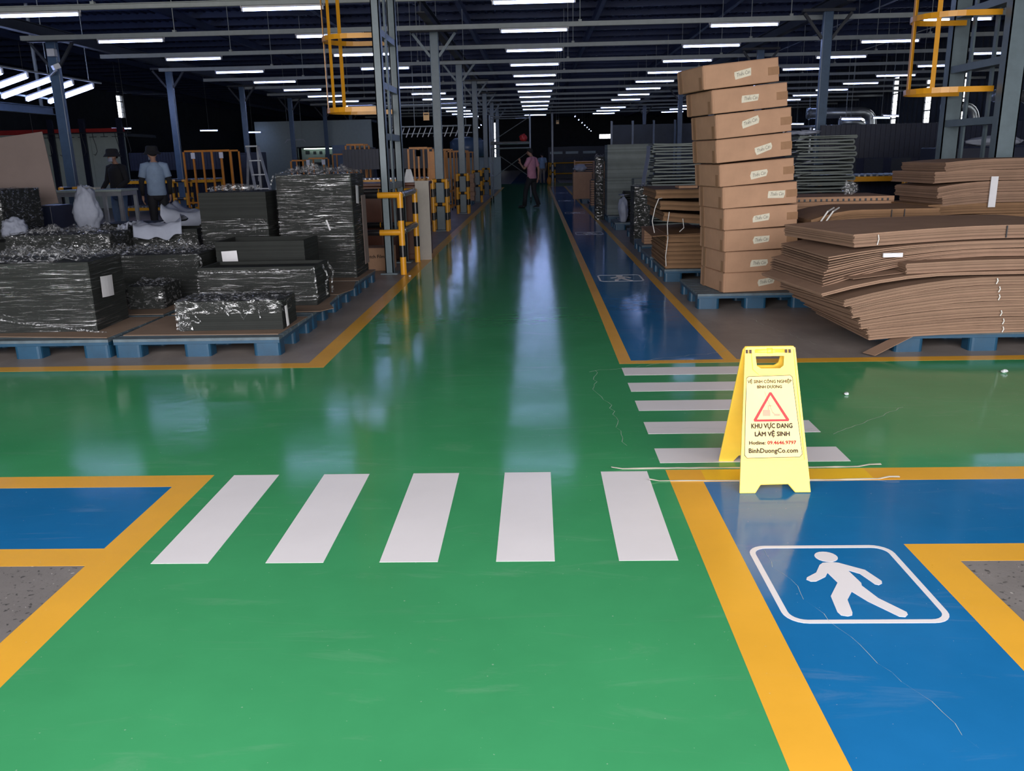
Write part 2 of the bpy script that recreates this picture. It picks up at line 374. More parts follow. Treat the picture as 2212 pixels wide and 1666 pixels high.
def window(i, a, b, c, d, wall_x, sgn=1):
    mb = MB(); x0, x1 = wall_x-.02, wall_x+.02
    wn = bpy.data.objects.new(f'window_{i}', None); COL.objects.link(wn); wn['kind'] = 'structure'
    mb.box(x0,x1,a-b/2-.03,a-b/2+.02,c-.03,d+.03).box(x0,x1,a+b/2-.02,a+b/2+.03,c-.03,d+.03).box(x0,x1,a-b/2,a+b/2,c-.03,c+.02).box(x0,x1,a-b/2,a+b/2,d-.02,d+.03)
    n = max(1, round((d-c)/.34)); bars = []
    mb.build('window_frame', M['dark'], wn)
    for k in range(1, n): MB().box(x0+.01, x1-.01, a-b/2, a+b/2, c+(d-c)*k/n-(.012+.03*((k*7+i)%3==0)), c+(d-c)*k/n+.008).build('louvre_bar', M['dark'], wn)
    m = 2 if b < .9 else 4
    for k in range(1, m): MB().box(x0+.02, x1-.02, a-b/2+b*k/m-.012, a-b/2+b*k/m+.012, c, d).build('window_bar', M['dark'], wn)
    MB().box(wall_x+.018, wall_x+.022, a-b/2, a+b/2, c, d).build('pane', M['glass'], wn); return wn
for i, q in enumerate(wins): window(i+1, *q, WX)
for i, q in enumerate(bwins): window(i+20, *q, FY+.05).rotation_euler.z = PI/2
for i, q in enumerate(lwins): window(i+30, *q, -24.1)
# lit slot windows high in the left wall (light from outside): real openings would sit behind the booths, so they are glazed roof-light slots
# ---- cross rails carrying the lamps
RY = [13.9+3.05*k for k in range(13)]
ORD = ['first', 'second', 'third', 'fourth', 'fifth', 'sixth', 'seventh', 'eighth', 'ninth', 'tenth', 'eleventh', 'twelfth', 'thirteenth']
ROWX = [(-7.6, 'far left row'), (-3.83, 'row left of the aisle'), (0, 'row above the aisle'), (3.87, 'row right of the aisle'), (7.73, 'second row right of the aisle'), (11.55, 'far right row')]
proto = None
for k, yy in enumerate(RY):
    if proto is None:
        t = thing('ceiling_rail', '', 'rail', (0, yy, 3.80)); proto = t
        mb = MB(); mb.box(-9.7, 15.9, -.03, .03, .02, .04).box(-9.7, 15.9, -.03, -.022, -.04, .03).box(-9.7, 15.9, .022, .03, -.04, .03)
        mb.build('channel', M['rail'], t)
        for x, _ in ROWX:
            MB().cyl((x+.85, 0, .04), (x+.85, 0, HZ-3.80-.031), .008, 6).build('rod', M['rail'], t)
            MB().box(x+.82, x+.88, -.035, .035, .03, .075).build('rod_clamp', M['rail'], t)
    else: t = dup(proto, (0, yy, 3.80))
    tag(t, f'grey cross rail hung on rods over the aisle, {ORD[k]} from the front', 'rail', 'cross rails under the roof')
lp = None
for ri, (x, rn) in enumerate(ROWX):
    for k, yy in enumerate(RY):
        if ri == 5 and k < 2: continue
        if (ri, k) in ((1,4),(2,11),(4,5),(0,9),(3,9)) or (ri in (0,5) and k > 9): continue
        if lp is None:
            t = thing('ceiling_light', '', 'light', (x, yy, 3.70)); lp = t
            MB().cyl((-.60, 0, -.002), (.60, 0, -.002), .019, 10).build('tube', M['tube'], t)
            MB().box(-.62, .62, -.028, .028, .024, .052).build('batten', M['lampw'], t)
            for s in (-1, 1):
                MB().box(s*.62-.012, s*.62+.012, -.024, .024, -.024, .03).build('end_cap', M['lampw'], t)
                MB().box(s*.64-.006, s*.64+.006, -.01, .01, .026, .075).build('bracket', M['lampw'], t)
        else: t = dup(lp, (x, yy, 3.70))
        tag(t, f'lit tube lamp under the {ORD[k]} cross rail in the {rn}', 'light', 'tube lamps under the cross rails')
# a few lamps of the higher hall beyond
for k in range(7):
    for s in (-1, 1):
        t = dup(lp, (s*(2.6+.5*k)-.6*(s<0), 58+5.2*k, 3.9 - .02*k)); t.rotation_euler.z = PI/2
        tag(t, f'small distant lit tube lamp running lengthwise, {ORD[k]} of the {"left" if s<0 else "right"} line beyond the rails', 'light', 'distant tube lamps')
        MB().cyl((0,0,.05), (0,0,HZ-3.931+.02*k), .006, 5).build('rod', M['rail'], t)
# ---- columns
def column(x, y0, w_, mat, label, brace=True, top=3.83):
    t = thing('column', label, 'column', (x, y0, 0))
    mb = MB(); h = w_/2
    mb.box(-h, h, -h*.6, h*.6, .02, top)
    mb.build('shaft', mat, t, bevel=.012)
    MB().box(-h-.05, h+.05, -h-.05, h+.05, 0, .02).build('base_plate', mat, t)
    if brace:
        for s in (-1, 1): MB().beam((s*h, 0, top-.45), (s*.42, 0, top-.02), .05, .05).build('brace', M['dark'] if mat is M['steel_b'] else mat, t)  # braces of blue columns: their lack of light is put into the dark colour
        MB().box(-.46, .46, -.05, .05, top, top+.05).build('head_plate', M['dark'], t)
    return t
LCOL = [(17.75,'first'), (23.3,'second'), (29.0,'third'), (34.6,'fourth'), (40.2,'fifth'), (45.8,'sixth')]
for y0, nm in LCOL:
    column(-1.96, y0, .17, M['steel'], f'grey steel column at the left edge of the aisle, {nm} past the lattice mast')
    column(-9.56, y0, .2 if nm == 'first' else .17, M['steel_b'], f'blue steel column in the row behind the wrapped pallets, {nm} from the front')
for y0, nm in ((16.5,'first'), (22.2,'second'), (28,'third'), (34,'fourth'), (45,'fifth')):
    column(5.25 if y0 < 20 else 5.5, y0, .17, M['steel_b'], f'blue steel column right of the carton tower, {nm} in its row')
for i, x in enumerate((-1.96, -9.56, 5.4)):
    mb = MB(); y1 = 51
    mb.box(x-.07, x+.07, 15.8, y1, 3.89, 3.905).box(x-.07, x+.07, 15.8, y1, 4.08, 4.095).box(x-.006, x+.006, 15.8, y1, 3.9, 4.09)
    struct(f'trim_{i+3}', mb, M['dark'])
def pipe(mb, a, b, r=.04): return mb.cyl(a, b, r, 14)
def guard(label, x0, x1, y0, y1, h=1.03, r=.04, clear=False):
    """four banded posts with a top and a middle rail round a column"""
    t = thing('pipe_guard', label, 'guard', ((x0+x1)/2, (y0+y1)/2, 0)); a, b = (x1-x0)/2, (y1-y0)/2
    for sx in (-1, 1):
        for sy in (-1, 1):
            p = MB().cyl((sx*a, sy*b, 0), (sx*a, sy*b, h), r, 14).build('post', M['safety'], t, smooth=False)
            for z0, z1 in ((.227,.374), (.69,.85)): MB().cyl((sx*a, sy*b, z0), (sx*a, sy*b, z1), r+.002, 14).build('black_band', M['black'], p)
    for z in (h-.02, .54):
        for s in (-1, 1):
            for A, B in (((-a, s*b, z), (a, s*b, z)), ((s*a, -b, z), (s*a, b, z))):
                A = Vector(A); B = Vector(B); L = (B-A).length
                cl = clear and A.x > 0 and B.x > 0
                p = MB().cyl(A, B, r*.96, 14).build('rail', M['safety'], t)
                q = (B-A)/L
                if L > .16:
                    m = .12 if L > .5 else .09
                    if L > .7 and not cl:
                        MB().cyl(A+q*.28, A+q*.5, r*.985, 14).build('black_band', M['black'], p); MB().cyl(B-q*.5, B-q*.28, r*.985, 14).build('black_band', M['black'], p)
                    elif cl:
                        MB().cyl(A+q*.07, B-q*.07, r*.985, 14).build('black_band', M['black'], p)
                        MB().cyl(A+q*.12, B-q*.12, r*1.06, 14).build('film_sleeve', M['film3'], p)
                    else: MB().cyl(A+q*m, B-q*m, r*.985, 14).build('black_band', M['black'], p)
    return t
guard('black and yellow pipe guard round the foot of the lattice mast by the wrapped pallets', -2.75, -1.735, 11.0, 12.35, clear=True)
for y0, nm in LCOL[:5]:
    guard(f'black and yellow pipe guard round the grey aisle column, {nm} past the mast', -2.10, -1.82, y0-.14, y0+.14, r=.036)
for y0, nm in LCOL[:3]:
    guard(f'banded pipe guard round the {nm} blue column behind the wrapped pallets', -9.74, -9.38, y0-.18, y0+.18, r=.036)
guard('black and yellow pipe guard at the far end of the blue lane', .82, 1.08, 49.9, 50.2, r=.036)
column(.95, 50.05, .12, M['steel_b'], 'thin blue column inside the guard at the far end of the blue lane', False)
# ---- lattice masts with ladder cages
def mast(label, x, y0, y1, wd, mat, cage_z, side=-1):
    t = thing('lattice_mast', label, 'mast', (x, 0, 0)); top = HZ-.37
    for yy in (y0, y1):
        MB().box(-wd/2, wd/2, yy-.09, yy-.075, 0, top).box(-wd/2, -wd/2+.012, yy-.09, yy+.05, 0, top).box(wd/2-.012, wd/2, yy-.09, yy+.05, 0, top).build('leg', mat, t)
        MB().box(-wd/2-.06, wd/2+.06, yy-.15, yy+.11, 0, .015).build('base_plate', mat, t)
    z = .45
    while z < top-.2:
        MB().box(-wd/2+.013, wd/2-.013, y0+.05, y1-.09, z, z+.08).build('tie', mat, t); z += .62
    for s in (-1, 1):
        MB().box(s*.03-.012, s*.03+.012, (y0+y1)/2-.03-.2*s, (y0+y1)/2+.03-.2*s, .5, top).build('ladder_stile', mat, t)
    ym = (y0+y1)/2; R = .40
    cg = bpy.data.objects.new('safety_cage', None); COL.objects.link(cg); cg.parent = t
    def D(a): return Vector((side*(.06+.36+R*math.cos(a)), ym+R*math.sin(a), 0))
    arc = [Vector((side*.03, ym-R, 0))] + [D(-PI/2 + PI*k/14) for k in range(15)] + [Vector((side*.03, ym+R, 0))]
    for z in cage_z:
        mb = MB()
        for p, q in zip(arc, arc[1:]): mb.beam(p+Vector((0,0,z)), q+Vector((0,0,z)), .008, .06)
        mb.build('hoop', M['safety'], cg)
    for k in (3, 7, 11):
        p = arc[1+k]; c = Vector((side*.42, ym, 0)); d = (p-c).normalized(); tn = Vector((-d.y, d.x, 0)); p = p - d*.008
        MB().beam(p+Vector((0,0,cage_z[0]-.03)), p+Vector((0,0,cage_z[-1]+.03)), .05, .007, tuple(d)).build('cage_strap', M['safety'], cg)
    return t
mast('grey lattice mast with yellow ladder cage behind the wrapped pallets', -1.93, 11.15, 12.40, .10, M['steel'], (2.08, 2.96, 3.85, 4.7))
mast('grey lattice mast with yellow ladder cage behind the cardboard piles', 5.12, 9.85, 11.15, .20, M['steel'], (2.07, 2.86, 3.66, 4.5))
# ================================================================ PALLETS AND GOODS
def pallet_proto(wx, wy, h=.145):
    t = thing('pallet', '', 'pallet')
    mb = MB(); n = 9
    for k in range(n): mb.box(-wx/2, wx/2, -wy/2+wy*k/n+(.004 if k else 0), -wy/2+wy*(k+1)/n-(.004 if k < n-1 else 0), h-.022, h)
    mb.build('deck', M['pallet_top'], t)
    MB().box(-wx/2, wx/2, -wy/2, -wy/2+.03, h-.045, h-.0225).box(-wx/2, wx/2, wy/2-.03, wy/2, h-.045, h-.0225).box(-wx/2, -wx/2+.03, -wy/2+.03, wy/2-.03, h-.045, h-.0225).box(wx/2-.03, wx/2, -wy/2+.03, wy/2-.03, h-.045, h-.0225).build('deck_rim', M['pallet'], t)
    mb = MB()
    for k in range(1, 24): mb.box(-wx/2+wx*k/24-.004, -wx/2+wx*k/24+.004, -wy/2+.031, wy/2-.031, h-.042, h-.0225)
    tag(mb.build('underside_rib', M['pallet'], t), None, None, None, 'stuff')
    fx = .21; fyy = .15
    for i, x in enumerate((-wx/2+fx/2, 0, wx/2-fx/2)):
        for yy in (-wy/2+fyy/2, 0, wy/2-fyy/2):
            MB().prism([rrect(x, yy, fx, fyy, .03, 3)], 0, h-.046).build('foot', M['pallet'], t)
    return t
pp = None
def pallet(cx, cy, label, wx=1.3, wy=1.0, rz=0, z=0):
    global pp
    if pp is None: pp = {}
    if (wx, wy) not in pp: t = pp[(wx, wy)] = pallet_proto(wx, wy); t.location = (cx, cy, z); t.rotation_euler.z = rz
    else: t = dup(pp[(wx, wy)], (cx, cy, z), rz)
    tag(t, label, 'pallet', 'blue plastic pallets'); return t
pallet(-2.645, 6.86, 'blue plastic pallet at the front corner under the lowest wrapped block')
pallet(-3.985, 6.86, 'blue plastic pallet at the front under the large wrapped stack')
pallet(-2.645, 7.88, 'blue plastic pallet under the long wrapped block, second from the front along the yellow line')
pallet(-2.645, 8.90, 'blue plastic pallet third from the front along the yellow line')
pallet(-2.645, 9.92, 'blue plastic pallet under the tallest wrapped stack, near the mast')
pallet(-3.985, 7.88, 'blue plastic pallet behind the large wrapped stack')
pallet(-3.985, 8.90, 'blue plastic pallet under the wide block with torn film')
pallet(-3.985, 9.92, 'blue plastic pallet under the stack with bare dark top')
pallet(-5.33, 8.4, 'blue plastic pallet under the flat bagged bundle, left of the row')
pallet(-5.6, 9.6, 'blue plastic pallet below the open dark tray')
pallet(2.08, 8.62, 'blue plastic pallet under the leaning carton tower', 1.1, 1.04)
pallet(3.27, 6.68, 'blue plastic pallet under the big pile of cardboard blanks', 1.3, 1.0)
pallet(3.27, 8.70, 'blue plastic pallet under the strapped cardboard pile', 1.3, 1.0)
pallet(4.62, 9.25, 'blue plastic pallet under the cardboard pile with a white band', 1.3, 1.0)
pallet(2.03, 10.45, 'blue plastic pallet under the sagging brown blanks, front one', 1.1, 1.04)
pallet(2.03, 11.75, 'blue plastic pallet behind the sagging brown blanks', 1.1, 1.04)
pallet(2.1, 13.2, 'blue plastic pallet under the small board stack', 1.1, 1.04)
pallet(2.2, 15.3, 'blue plastic pallet under the folded mats beside the lane', 1.1, 1.04)
pallet(2.1, 17.6, 'blue plastic pallet under the foam padded stack', 1.1, 1.04)
pallet(2.12, 19.6, 'blue plastic pallet under the tall grey sheet stack', 1.1, 1.04)
pallet(2.0, 23.5, 'blue plastic pallet under the slatted brown stack', 1.1, 1.04)
pallet(1.95, 27.4, 'blue plastic pallet under the farthest brown cartons', 1.1, 1.04)
pallet(4.2, 13.3, 'blue plastic pallet under the folded mats right of the tower', 1.1, 1.04)
pallet(-2.15-.4, 27.6, 'blue plastic pallet under the brown cartons left of the scaffold', 1.1, 1.04)

def liner(pts, z, label, curl=0):
    mb = MB(); mb.prism([pts], z+.001, z+.006); return tag(mb.build('cardboard_liner', M['sheet']), label, 'cardboard')
ZP = .145
liner([(-3.28,6.5),(-2.03,6.46),(-1.99,7.2),(-3.29,7.34)], ZP, 'brown cardboard liner under the lowest wrapped block')
liner([(-4.6,6.55),(-3.37,6.42),(-3.33,7.3),(-4.6,7.33)], ZP, 'brown cardboard liner under the large wrapped stack')
liner([(-3.28,7.42),(-1.95,7.46),(-1.86,7.62),(-1.97,7.9),(-2.0,8.36),(-3.28,8.36)], ZP, 'brown cardboard liner sticking out under the long wrapped block')
liner([(-3.28,8.45),(-2.0,8.42),(-1.92,8.75),(-2.02,9.36),(-3.28,9.36)], ZP, 'brown cardboard liner between the long block and the tallest stack')
liner([(-3.28,9.44),(-2.0,9.42),(-1.97,10.35),(-3.28,10.38)], ZP, 'brown cardboard liner under the tallest wrapped stack')
liner([(-4.6,7.42),(-3.36,7.44),(-3.38,8.36),(-4.6,8.36)], ZP, 'brown cardboard liner under the small wrapped cube')

def wrapped(name, label, x0, x1, y0, y1, z0, z1, rz=0, fm='film', sheet_t=.018, core='stack', wr=.010, top=.02, sag=0, seed=0, film_z=(0,1), cat='wrapped stack', papers=(), lip=0, topf=True):
    """stack of dark sheets with a wrinkled film skin of its own thickness on the four sides and top"""
    q = random.Random(seed); cx, cy = (x0+x1)/2, (y0+y1)/2; a, b = (x1-x0)/2, (y1-y0)/2
    t = thing(name, label, cat, (cx, cy, 0), rz); mb = MB(); z = z0; H_ = z1-z0; n = max(2, round(H_/sheet_t)); th = H_/n
    for k in range(n):
        j = q.uniform(-.0015, .0015); i = q.uniform(-.002, .002); mb.box(-a+j, a+j, -b+i, b+i, z0+th*k, z0+th*(k+1)-.0006)
    o = mb.build('sheet_pile', M[core], t); o['kind'] = 'stuff'
    if lip:   # upstanding rim of the top tray
        MB().box(-a,a,-b,-b+.025,z1,z1+lip).box(-a,a,b-.025,b,z1,z1+lip).box(-a,-a+.025,-b+.025,b-.025,z1,z1+lip).box(a-.025,a,-b+.025,b-.025,z1,z1+lip).build('tray_rim', M[core], t)
    if fm:
        off = .008; mb = MB(); A, B = a+off, b+off; per = [(-A,-B),(A,-B),(A,B),(-A,B)]; Ls = [2*A,2*B,2*A,2*B]; T = sum(Ls)
        def side(u, v):
            s = u*T; k = 0
            while k < 3 and s > Ls[k]: s -= Ls[k]; k += 1
            p0, p1 = Vector((*per[k],0)), Vector((*per[(k+1)%4],0)); p = p0.lerp(p1, min(1, s/Ls[k])); nn = Vector(((0,-1,0),(1,0,0),(0,1,0),(-1,0,0))[k])
            zz = z0+.004 + (film_z[0]+(film_z[1]-film_z[0])*v)*(H_+.006)
            w_ = noise.noise(Vector((p.x*2+seed, p.y*2, zz*16)))*wr*.8 + max(0, noise.noise(Vector((p.x*9, p.y*9+seed, zz*22))))*wr*.5
            zz += noise.noise(Vector((p.x*4, p.y*4+seed, v*3)))*.02*(1 if 0 < v < 1 else 0)
            if film_z[1] < 1 and v == 1: zz += .03*noise.noise(Vector((p.x*3, p.y*3, seed)))
            return p + nn*(abs(w_)+.002) + Vector((0,0,zz))
        mb.grid(side, max(40, int(T*26)), max(8, int(H_*40)))
        mb.build('stretch_film', M[fm], t, smooth=True)
        if topf:
            mb = MB()
            def topg(u, v):
                x = -A+2*A*u; yy = -B+2*B*v; e = min(u, 1-u, v, 1-v)
                h = 1.6*top*(abs(noise.noise(Vector((x*7+seed, yy*7, 1))))+.7*abs(noise.noise(Vector((x*17, yy*17+seed, 3))))) * (.35+min(1, e*6))
                return Vector((x + .012*noise.noise(Vector((x*9, yy*9, 5+seed))), yy + .012*noise.noise(Vector((x*9, yy*9, 9+seed))), z1+lip+.005+h))
            mb.grid(topg, max(16, int(A*56)), max(12, int(B*56)))
            mb.build('top_film', M['film3'], t, smooth=True)
    for (face, u, v, w_, h_, tilt) in papers:
        mb = MB(); P = .022
        if face == 'f': Mx = Matrix.Translation((-a+2*a*u, -b-P, z0+H_*v)) @ Matrix.Rotation(PI/2, 4, 'X') @ Matrix.Rotation(tilt, 4, 'Z')
        else: Mx = Matrix.Translation((a+P, -b+2*b*u, z0+H_*v)) @ Matrix.Rotation(PI/2, 4, 'Z') @ Matrix.Rotation(PI/2, 4, 'X') @ Matrix.Rotation(tilt, 4, 'Z')
        mb.grid(lambda s_, t_: Mx @ Vector((w_*(s_-.5), h_*(t_-.5), .008*math.sin(s_*3))), 4, 4)
        o = mb.build('paper_label', M['paper'], t); so = o.modifiers.new('thick', 'SOLIDIFY'); so.thickness = .0006
    return t
def wisp(parent, pts, r=.006, m='film3', seed=0):
    """ropey twist of film"""
    q = random.Random(seed); P = []
    for a, b in zip(pts, pts[1:]):
        for k in range(5): P.append(Vector(a).lerp(Vector(b), k/5) + Vector((q.uniform(-1,1), q.uniform(-1,1), q.uniform(-1,1)))*r*.5)
    P.append(Vector(pts[-1])); return MB().tube(P, [r*q.uniform(.5,1.3) for _ in P], 6).build('film_twist', M[m], parent, smooth=True)
t = wrapped('wrapped_stack', 'large dark wrapped stack with a paper label on its right end, front left pallet', -4.62, -3.585, 6.66, 7.26, .152, .71, .04, wr=.012, top=.07, seed=3, papers=(('r', .38, .60, .21, .17, -.05),))
wisp(t, [(-.52,-.31,.36), (-.2,-.312,.25), (.1,-.312,.215), (.35,-.315,.165), (.50,-.36,.16), (.62,-.37,.152)], .008, seed=2)
wisp(t, [(-.52,-.31,.40), (-.3,-.312,.33), (.0,-.315,.24), (.3,-.315,.185), (.5,-.345,.165)], .004, seed=4)
t = wrapped('wrapped_block', 'lowest wrapped block with torn film at the front corner pallet', -2.885, -2.045, 6.63, 7.06, .152, .385, .02, fm='film2', wr=.010, top=.02, seed=11, papers=(('r', .14, .45, .07, .17, .12),), film_z=(.55,1))
for k, p in enumerate([[(-.10,-.232,.37),(-.02,-.235,.31),(.0,-.235,.27)], [(-.02,-.235,.35),(.08,-.236,.31),(.12,-.236,.24)], [(.16,-.236,.31),(.12,-.236,.25)], [(.26,-.235,.36),(.24,-.236,.30),(.25,-.236,.25)], [(-.41,-.225,.36),(-.30,-.235,.32),(-.25,-.236,.25),(-.22,-.236,.22)], [(-.42,-.23,.17),(-.30,-.235,.24),(-.24,-.236,.22)], [(-.42,-.23,.34),(-.4,-.23,.25),(-.41,-.235,.17)], [(-.42,-.235,.17),(-.36,-.24,.155)]]):
    wisp(t, p, .006, seed=k)
mb = MB()
mb.grid(lambda u, v: Vector((-.43+.13*u*(1-.3*v), -.226-.012*abs(noise.noise(Vector((u*8, v*8, 2)))), .16+.2*v)), 12, 16); mb.build('film_scrap', M['film3'], t, smooth=True)
t = wrapped('wrapped_block', 'long dark wrapped block with frilled film on its right end, second row', -3.13, -2.05, 7.78, 8.28, .152, .485, 0, fm='film', wr=.006, top=.012, seed=21, lip=.03, topf=False)
wisp(t, [(.53,-.26,.50),(.545,-.26,.42),(.54,-.265,.30),(.55,-.26,.2)], .010, seed=5); wisp(t, [(.55,.0,.5),(.58,.05,.38),(.57,.0,.3),(.56,.06,.2)], .012, seed=6); wisp(t, [(.55,.22,.5),(.59,.25,.4),(.58,.2,.3),(.57,.25,.2)], .012, seed=7)
wisp(t, [(-.5,-.262,.47),(-.2,-.265,.475),(.1,-.263,.47),(.4,-.264,.475),(.54,-.262,.48)], .007, seed=8)
t = wrapped('wrapped_cube', 'small dark wrapped block between the large stack and the torn block', -3.80, -3.48, 7.72, 8.15, .152, .36, .05, fm='film2', wr=.007, top=.03, seed=31)
t = wrapped('wrapped_block', 'wide dark block with torn hanging film behind the large wrapped stack', -4.5, -3.39, 8.42, 9.05, .152, .575, .02, fm='film', wr=.006, top=.05, seed=41)
wisp(t, [(.56,-.32,.56),(.575,-.3,.5),(.575,-.32,.4),(.6,-.3,.28),(.62,-.28,.2)], .014, seed=9)
t = wrapped('dark_tray_stack', 'bare dark tray stack with a white paper on its front, third row', -3.27, -2.36, 8.62, 9.18, .152, .63, 0, fm=None, lip=.045, seed=51, papers=(('f', .16, .78, .16, .12, .05),))
t = wrapped('wrapped_stack', 'tallest dark stack in crinkled film beside the mast', -2.9, -2.06, 9.66, 10.34, .152, 1.30, .0, fm='film', wr=.013, top=.07, seed=61, papers=(('f', .66, .52, .02, .12, .3), ('r', .28, .80, .14, .20, -.1)), film_z=(.0,1))
wisp(t, [(-.44,-.36,1.30),(-.46,-.37,1.24),(-.47,-.37,1.2)], .01, seed=3)
mb = MB().box(.432, .438, .1, .33, .25, 1.05); tag(mb.build('painted_reflection', M['board'], t), 'tan sheet painted in as the orange reflection on the film')  # orange reflection on the right side, put in as a tan sheet
t = wrapped('wrapped_stack', 'dark stack with bare upper half and film round its lower half, left of the tallest', -3.78, -3.02, 9.62, 10.3, .152, 1.13, 0, fm='film', wr=.010, top=.05, seed=71, film_z=(0,.70), topf=False)
def heap(name, label, cat, x, y0, z0, sx, sy, sz, m, seed=0, n=26, parent=None, sharp=.25):
    """crumpled sheet or bag: one closed lumpy shell"""
    bm = bmesh.new(); bmesh.ops.create_icosphere(bm, subdivisions=4, radius=1)
    for v in bm.verts:
        p = v.co.copy(); k = 1 + sharp*noise.noise(p*1.7+Vector((seed,0,0))) + sharp*.9*abs(noise.noise(p*3.6+Vector((0,seed,0)))) - sharp*.4 + .05*noise.noise(p*9)
        v.co = Vector((p.x*k*sx, p.y*k*sy, max(-.85, p.z*k)*sz))
    zm = min(v.co.z for v in bm.verts)
    mb = MB().add([(v.co.x, v.co.y, v.co.z-zm) for v in bm.verts], [[v.index for v in fc.verts] for fc in bm.faces]); bm.free()
    o = mb.build(name, M[m], parent, smooth=True, loc=(x, y0, z0))
    return o if parent else tag(o, label, cat)
heap('crumpled_film', 'crumpled clear film on top of the half wrapped dark stack', 'film', -3.45, 9.9, 1.134, .28, .2, .045, 'film3', 4)
def drape(label, x, y0, z0, sx, sy, curl, seed=0, rz=0., sag=0.):
    """thin foam sheet lying loosely, its ends curling up"""
    mb = MB()
    def fn(u, v):
        a, b = u*2-1, v*2-1; lift = curl*(max(0, a-.1)**2*1.1 + max(0, -a-.35)**2*.9) * (.8+.2*math.sin(v*5+seed)) + .05*abs(noise.noise(Vector((u*3+seed, v*3, 1)))) + .03*math.sin(u*7+v*4+seed)**2
        return (sx*a*.5*(1-.25*max(0, lift)/max(curl, .01)), sy*b*.5, lift + .012 - sag*13*max(0, -b-.72)**2)
    mb.slab(fn, 22, 14, .010); o = mb.build('foam_sheet', M['foam'], None, smooth=True, loc=(x, y0, z0), rot=(0,0,rz)); return tag(o, label, 'foam')
# ---- things behind the first pallets
wrapped('bagged_bundle', 'flat bagged dark bundle behind the large wrapped stack', -5.85, -4.72, 9.3, 9.9, .15, .72, .06, fm='film2', top=.05, seed=81)
wrapped('dark_tray_stack', 'open dark tray stack right of the flat bagged bundle', -5.0, -4.0, 9.98, 10.5, .16, .66, .04, fm='film2', topf=False, lip=.05, seed=91)
wrapped('wrapped_stack', 'black stack in film at the left edge below the tan board', -8.1, -6.90, 11.0, 11.9, .0, 1.17, .0, fm='film2', top=.01, seed=101, wr=.006)
heap('crumpled_foam', 'pale crumpled foam at the left edge beside the black stack', 'foam', -6.62, 10.75, 0.55, .16, .12, .16, 'foam', 7, sharp=.35)
MBs = MB().box(-7.0, -6.3, 10.5, 10.98, 0, .55); tag(MBs.build('dark_crate', M['stack'], bevel=.006), 'dark crate under the pale crumpled foam at the left edge', 'crate')
t = thing('tan_board', 'large tan board leaning upright behind the black stack', 'board', (-7.7, 12.6, 0)); 
MB().box(-1.5, 0, -.006, .006, 0, 1.02, Matrix.Translation((.66, 0, .93)) @ Matrix.Rotation(-.11, 4, 'Y') @ Matrix.Rotation(-.06, 4, 'X')).build('sheet', M['board'], t)
tag(MB().box(-9.2, -7.0, 12.3, 12.9, 0, .9).build('dark_bench', M['navy'], bevel=.01), 'navy bench box carrying the tan board', 'bench')
heap('foam_sheet_bundle', 'tall crumpled white foam sheet standing before the blue column', 'foam', -6.42, 12.2, .5, .2, .14, .36, 'foam', 12, sharp=.26)
tag(MB().box(-6.70, -6.08, 11.95, 12.5, 0, .5).build('dark_crate', M['stack'], bevel=.006), 'dark crate under the tall crumpled white foam sheet', 'crate')
t = wrapped('black_sheet_stack', 'low black stack on the floor in front of the work table', -6.55, -5.55, 12.7, 13.4, 0, .60, .03, fm=None, seed=111)
def sheets(name, label, x0, x1, y0, y1, zs, m1, m2, cat, seed=0, fold=True, rz=0):
    """loose pile of soft sheets folded over at the ends, foam between"""
    q = random.Random(seed); t = thing(name, label, cat, ((x0+x1)/2, (y0+y1)/2, 0), rz); a, b = (x1-x0)/2, (y1-y0)/2
    z = zs[0]; k = 0
    while z < zs[1]-.03:
        th = q.uniform(.07, .11); th = min(th, zs[1]-z); j = q.uniform(-.03, .03); sg = q.uniform(.2, .5)
        r_ = th/2; nn = 12; prof = []
        for i in range(nn+1): u = i/nn; prof.append((-a+j+2*a*u, .006+sg*.25*th*math.sin(PI*u)))
        end = [(a+j+r_*math.sin(w2), r_-r_*math.cos(w2)) for w2 in [PI*i/6 for i in range(1,6)]]
        up = [(a+j-2*a*u*.98, th-.006-sg*.3*th*math.sin(PI*u)) for u in [i/nn for i in range(nn+1)]]
        line = prof+end+up; inner = []
        mb = MB(); tk = .024; pts = [Vector((x, 0, z+zz)) for x, zz in line]; vs = []; fs = []
        for i, p in enumerate(pts):
            d = (pts[min(i+1,len(pts)-1)]-pts[max(i-1,0)]).normalized(); nrm = Vector((-d.z, 0, d.x))
            for s_ in (0, 1):
                for yy in (-b, b): vs.append(Vector((p.x+nrm.x*tk*s_, yy, p.z+nrm.z*tk*s_)))
        for i in range(len(pts)-1):
            A, B = i*4, i*4+4; fs += [(A,B,B+1,A+1), (A+3,B+3,B+2,A+2), (A+2,B+2,B,A), (A+1,B+1,B+3,A+3)]
        fs += [(0,1,3,2), tuple(len(pts)*4-4+i for i in (2,3,1,0))]
        mb.add(vs, fs); mb.build('folded_mat', M[m1], t, smooth=False)
        if m2 and k % 2 == 0: MB().slab(lambda u, v: (-a-.07+.3*u+q.uniform(-.01,.01), -b+2*b*v, z+th*.45-.05*(1-u)), 4, 3, .01).build('foam_flap', M[m2], t)
        z += th; k += 1
    return t
sheets('foam_mat_stack', 'low pile of dark mats with white foam between, left of the half wrapped stack', -4.75, -4.02, 10.9, 11.5, (0, .80), 'stack', 'foam', 'mat stack', 3)
drape('white foam sheet curling up on the low mat pile beside the half wrapped stack', -4.42, 11.14, .80, .78, .62, .40, 2, 0, .16)
drape('white foam sheet lying on the tray stack in front of the mat pile', -4.45, 10.12, .712, .62, .50, .12, 5, .2, .14)
drape('small white foam sheet on the tray stack left of the other foam', -4.86, 10.16, .712, .2, .24, .06, 8, -.3, .08)
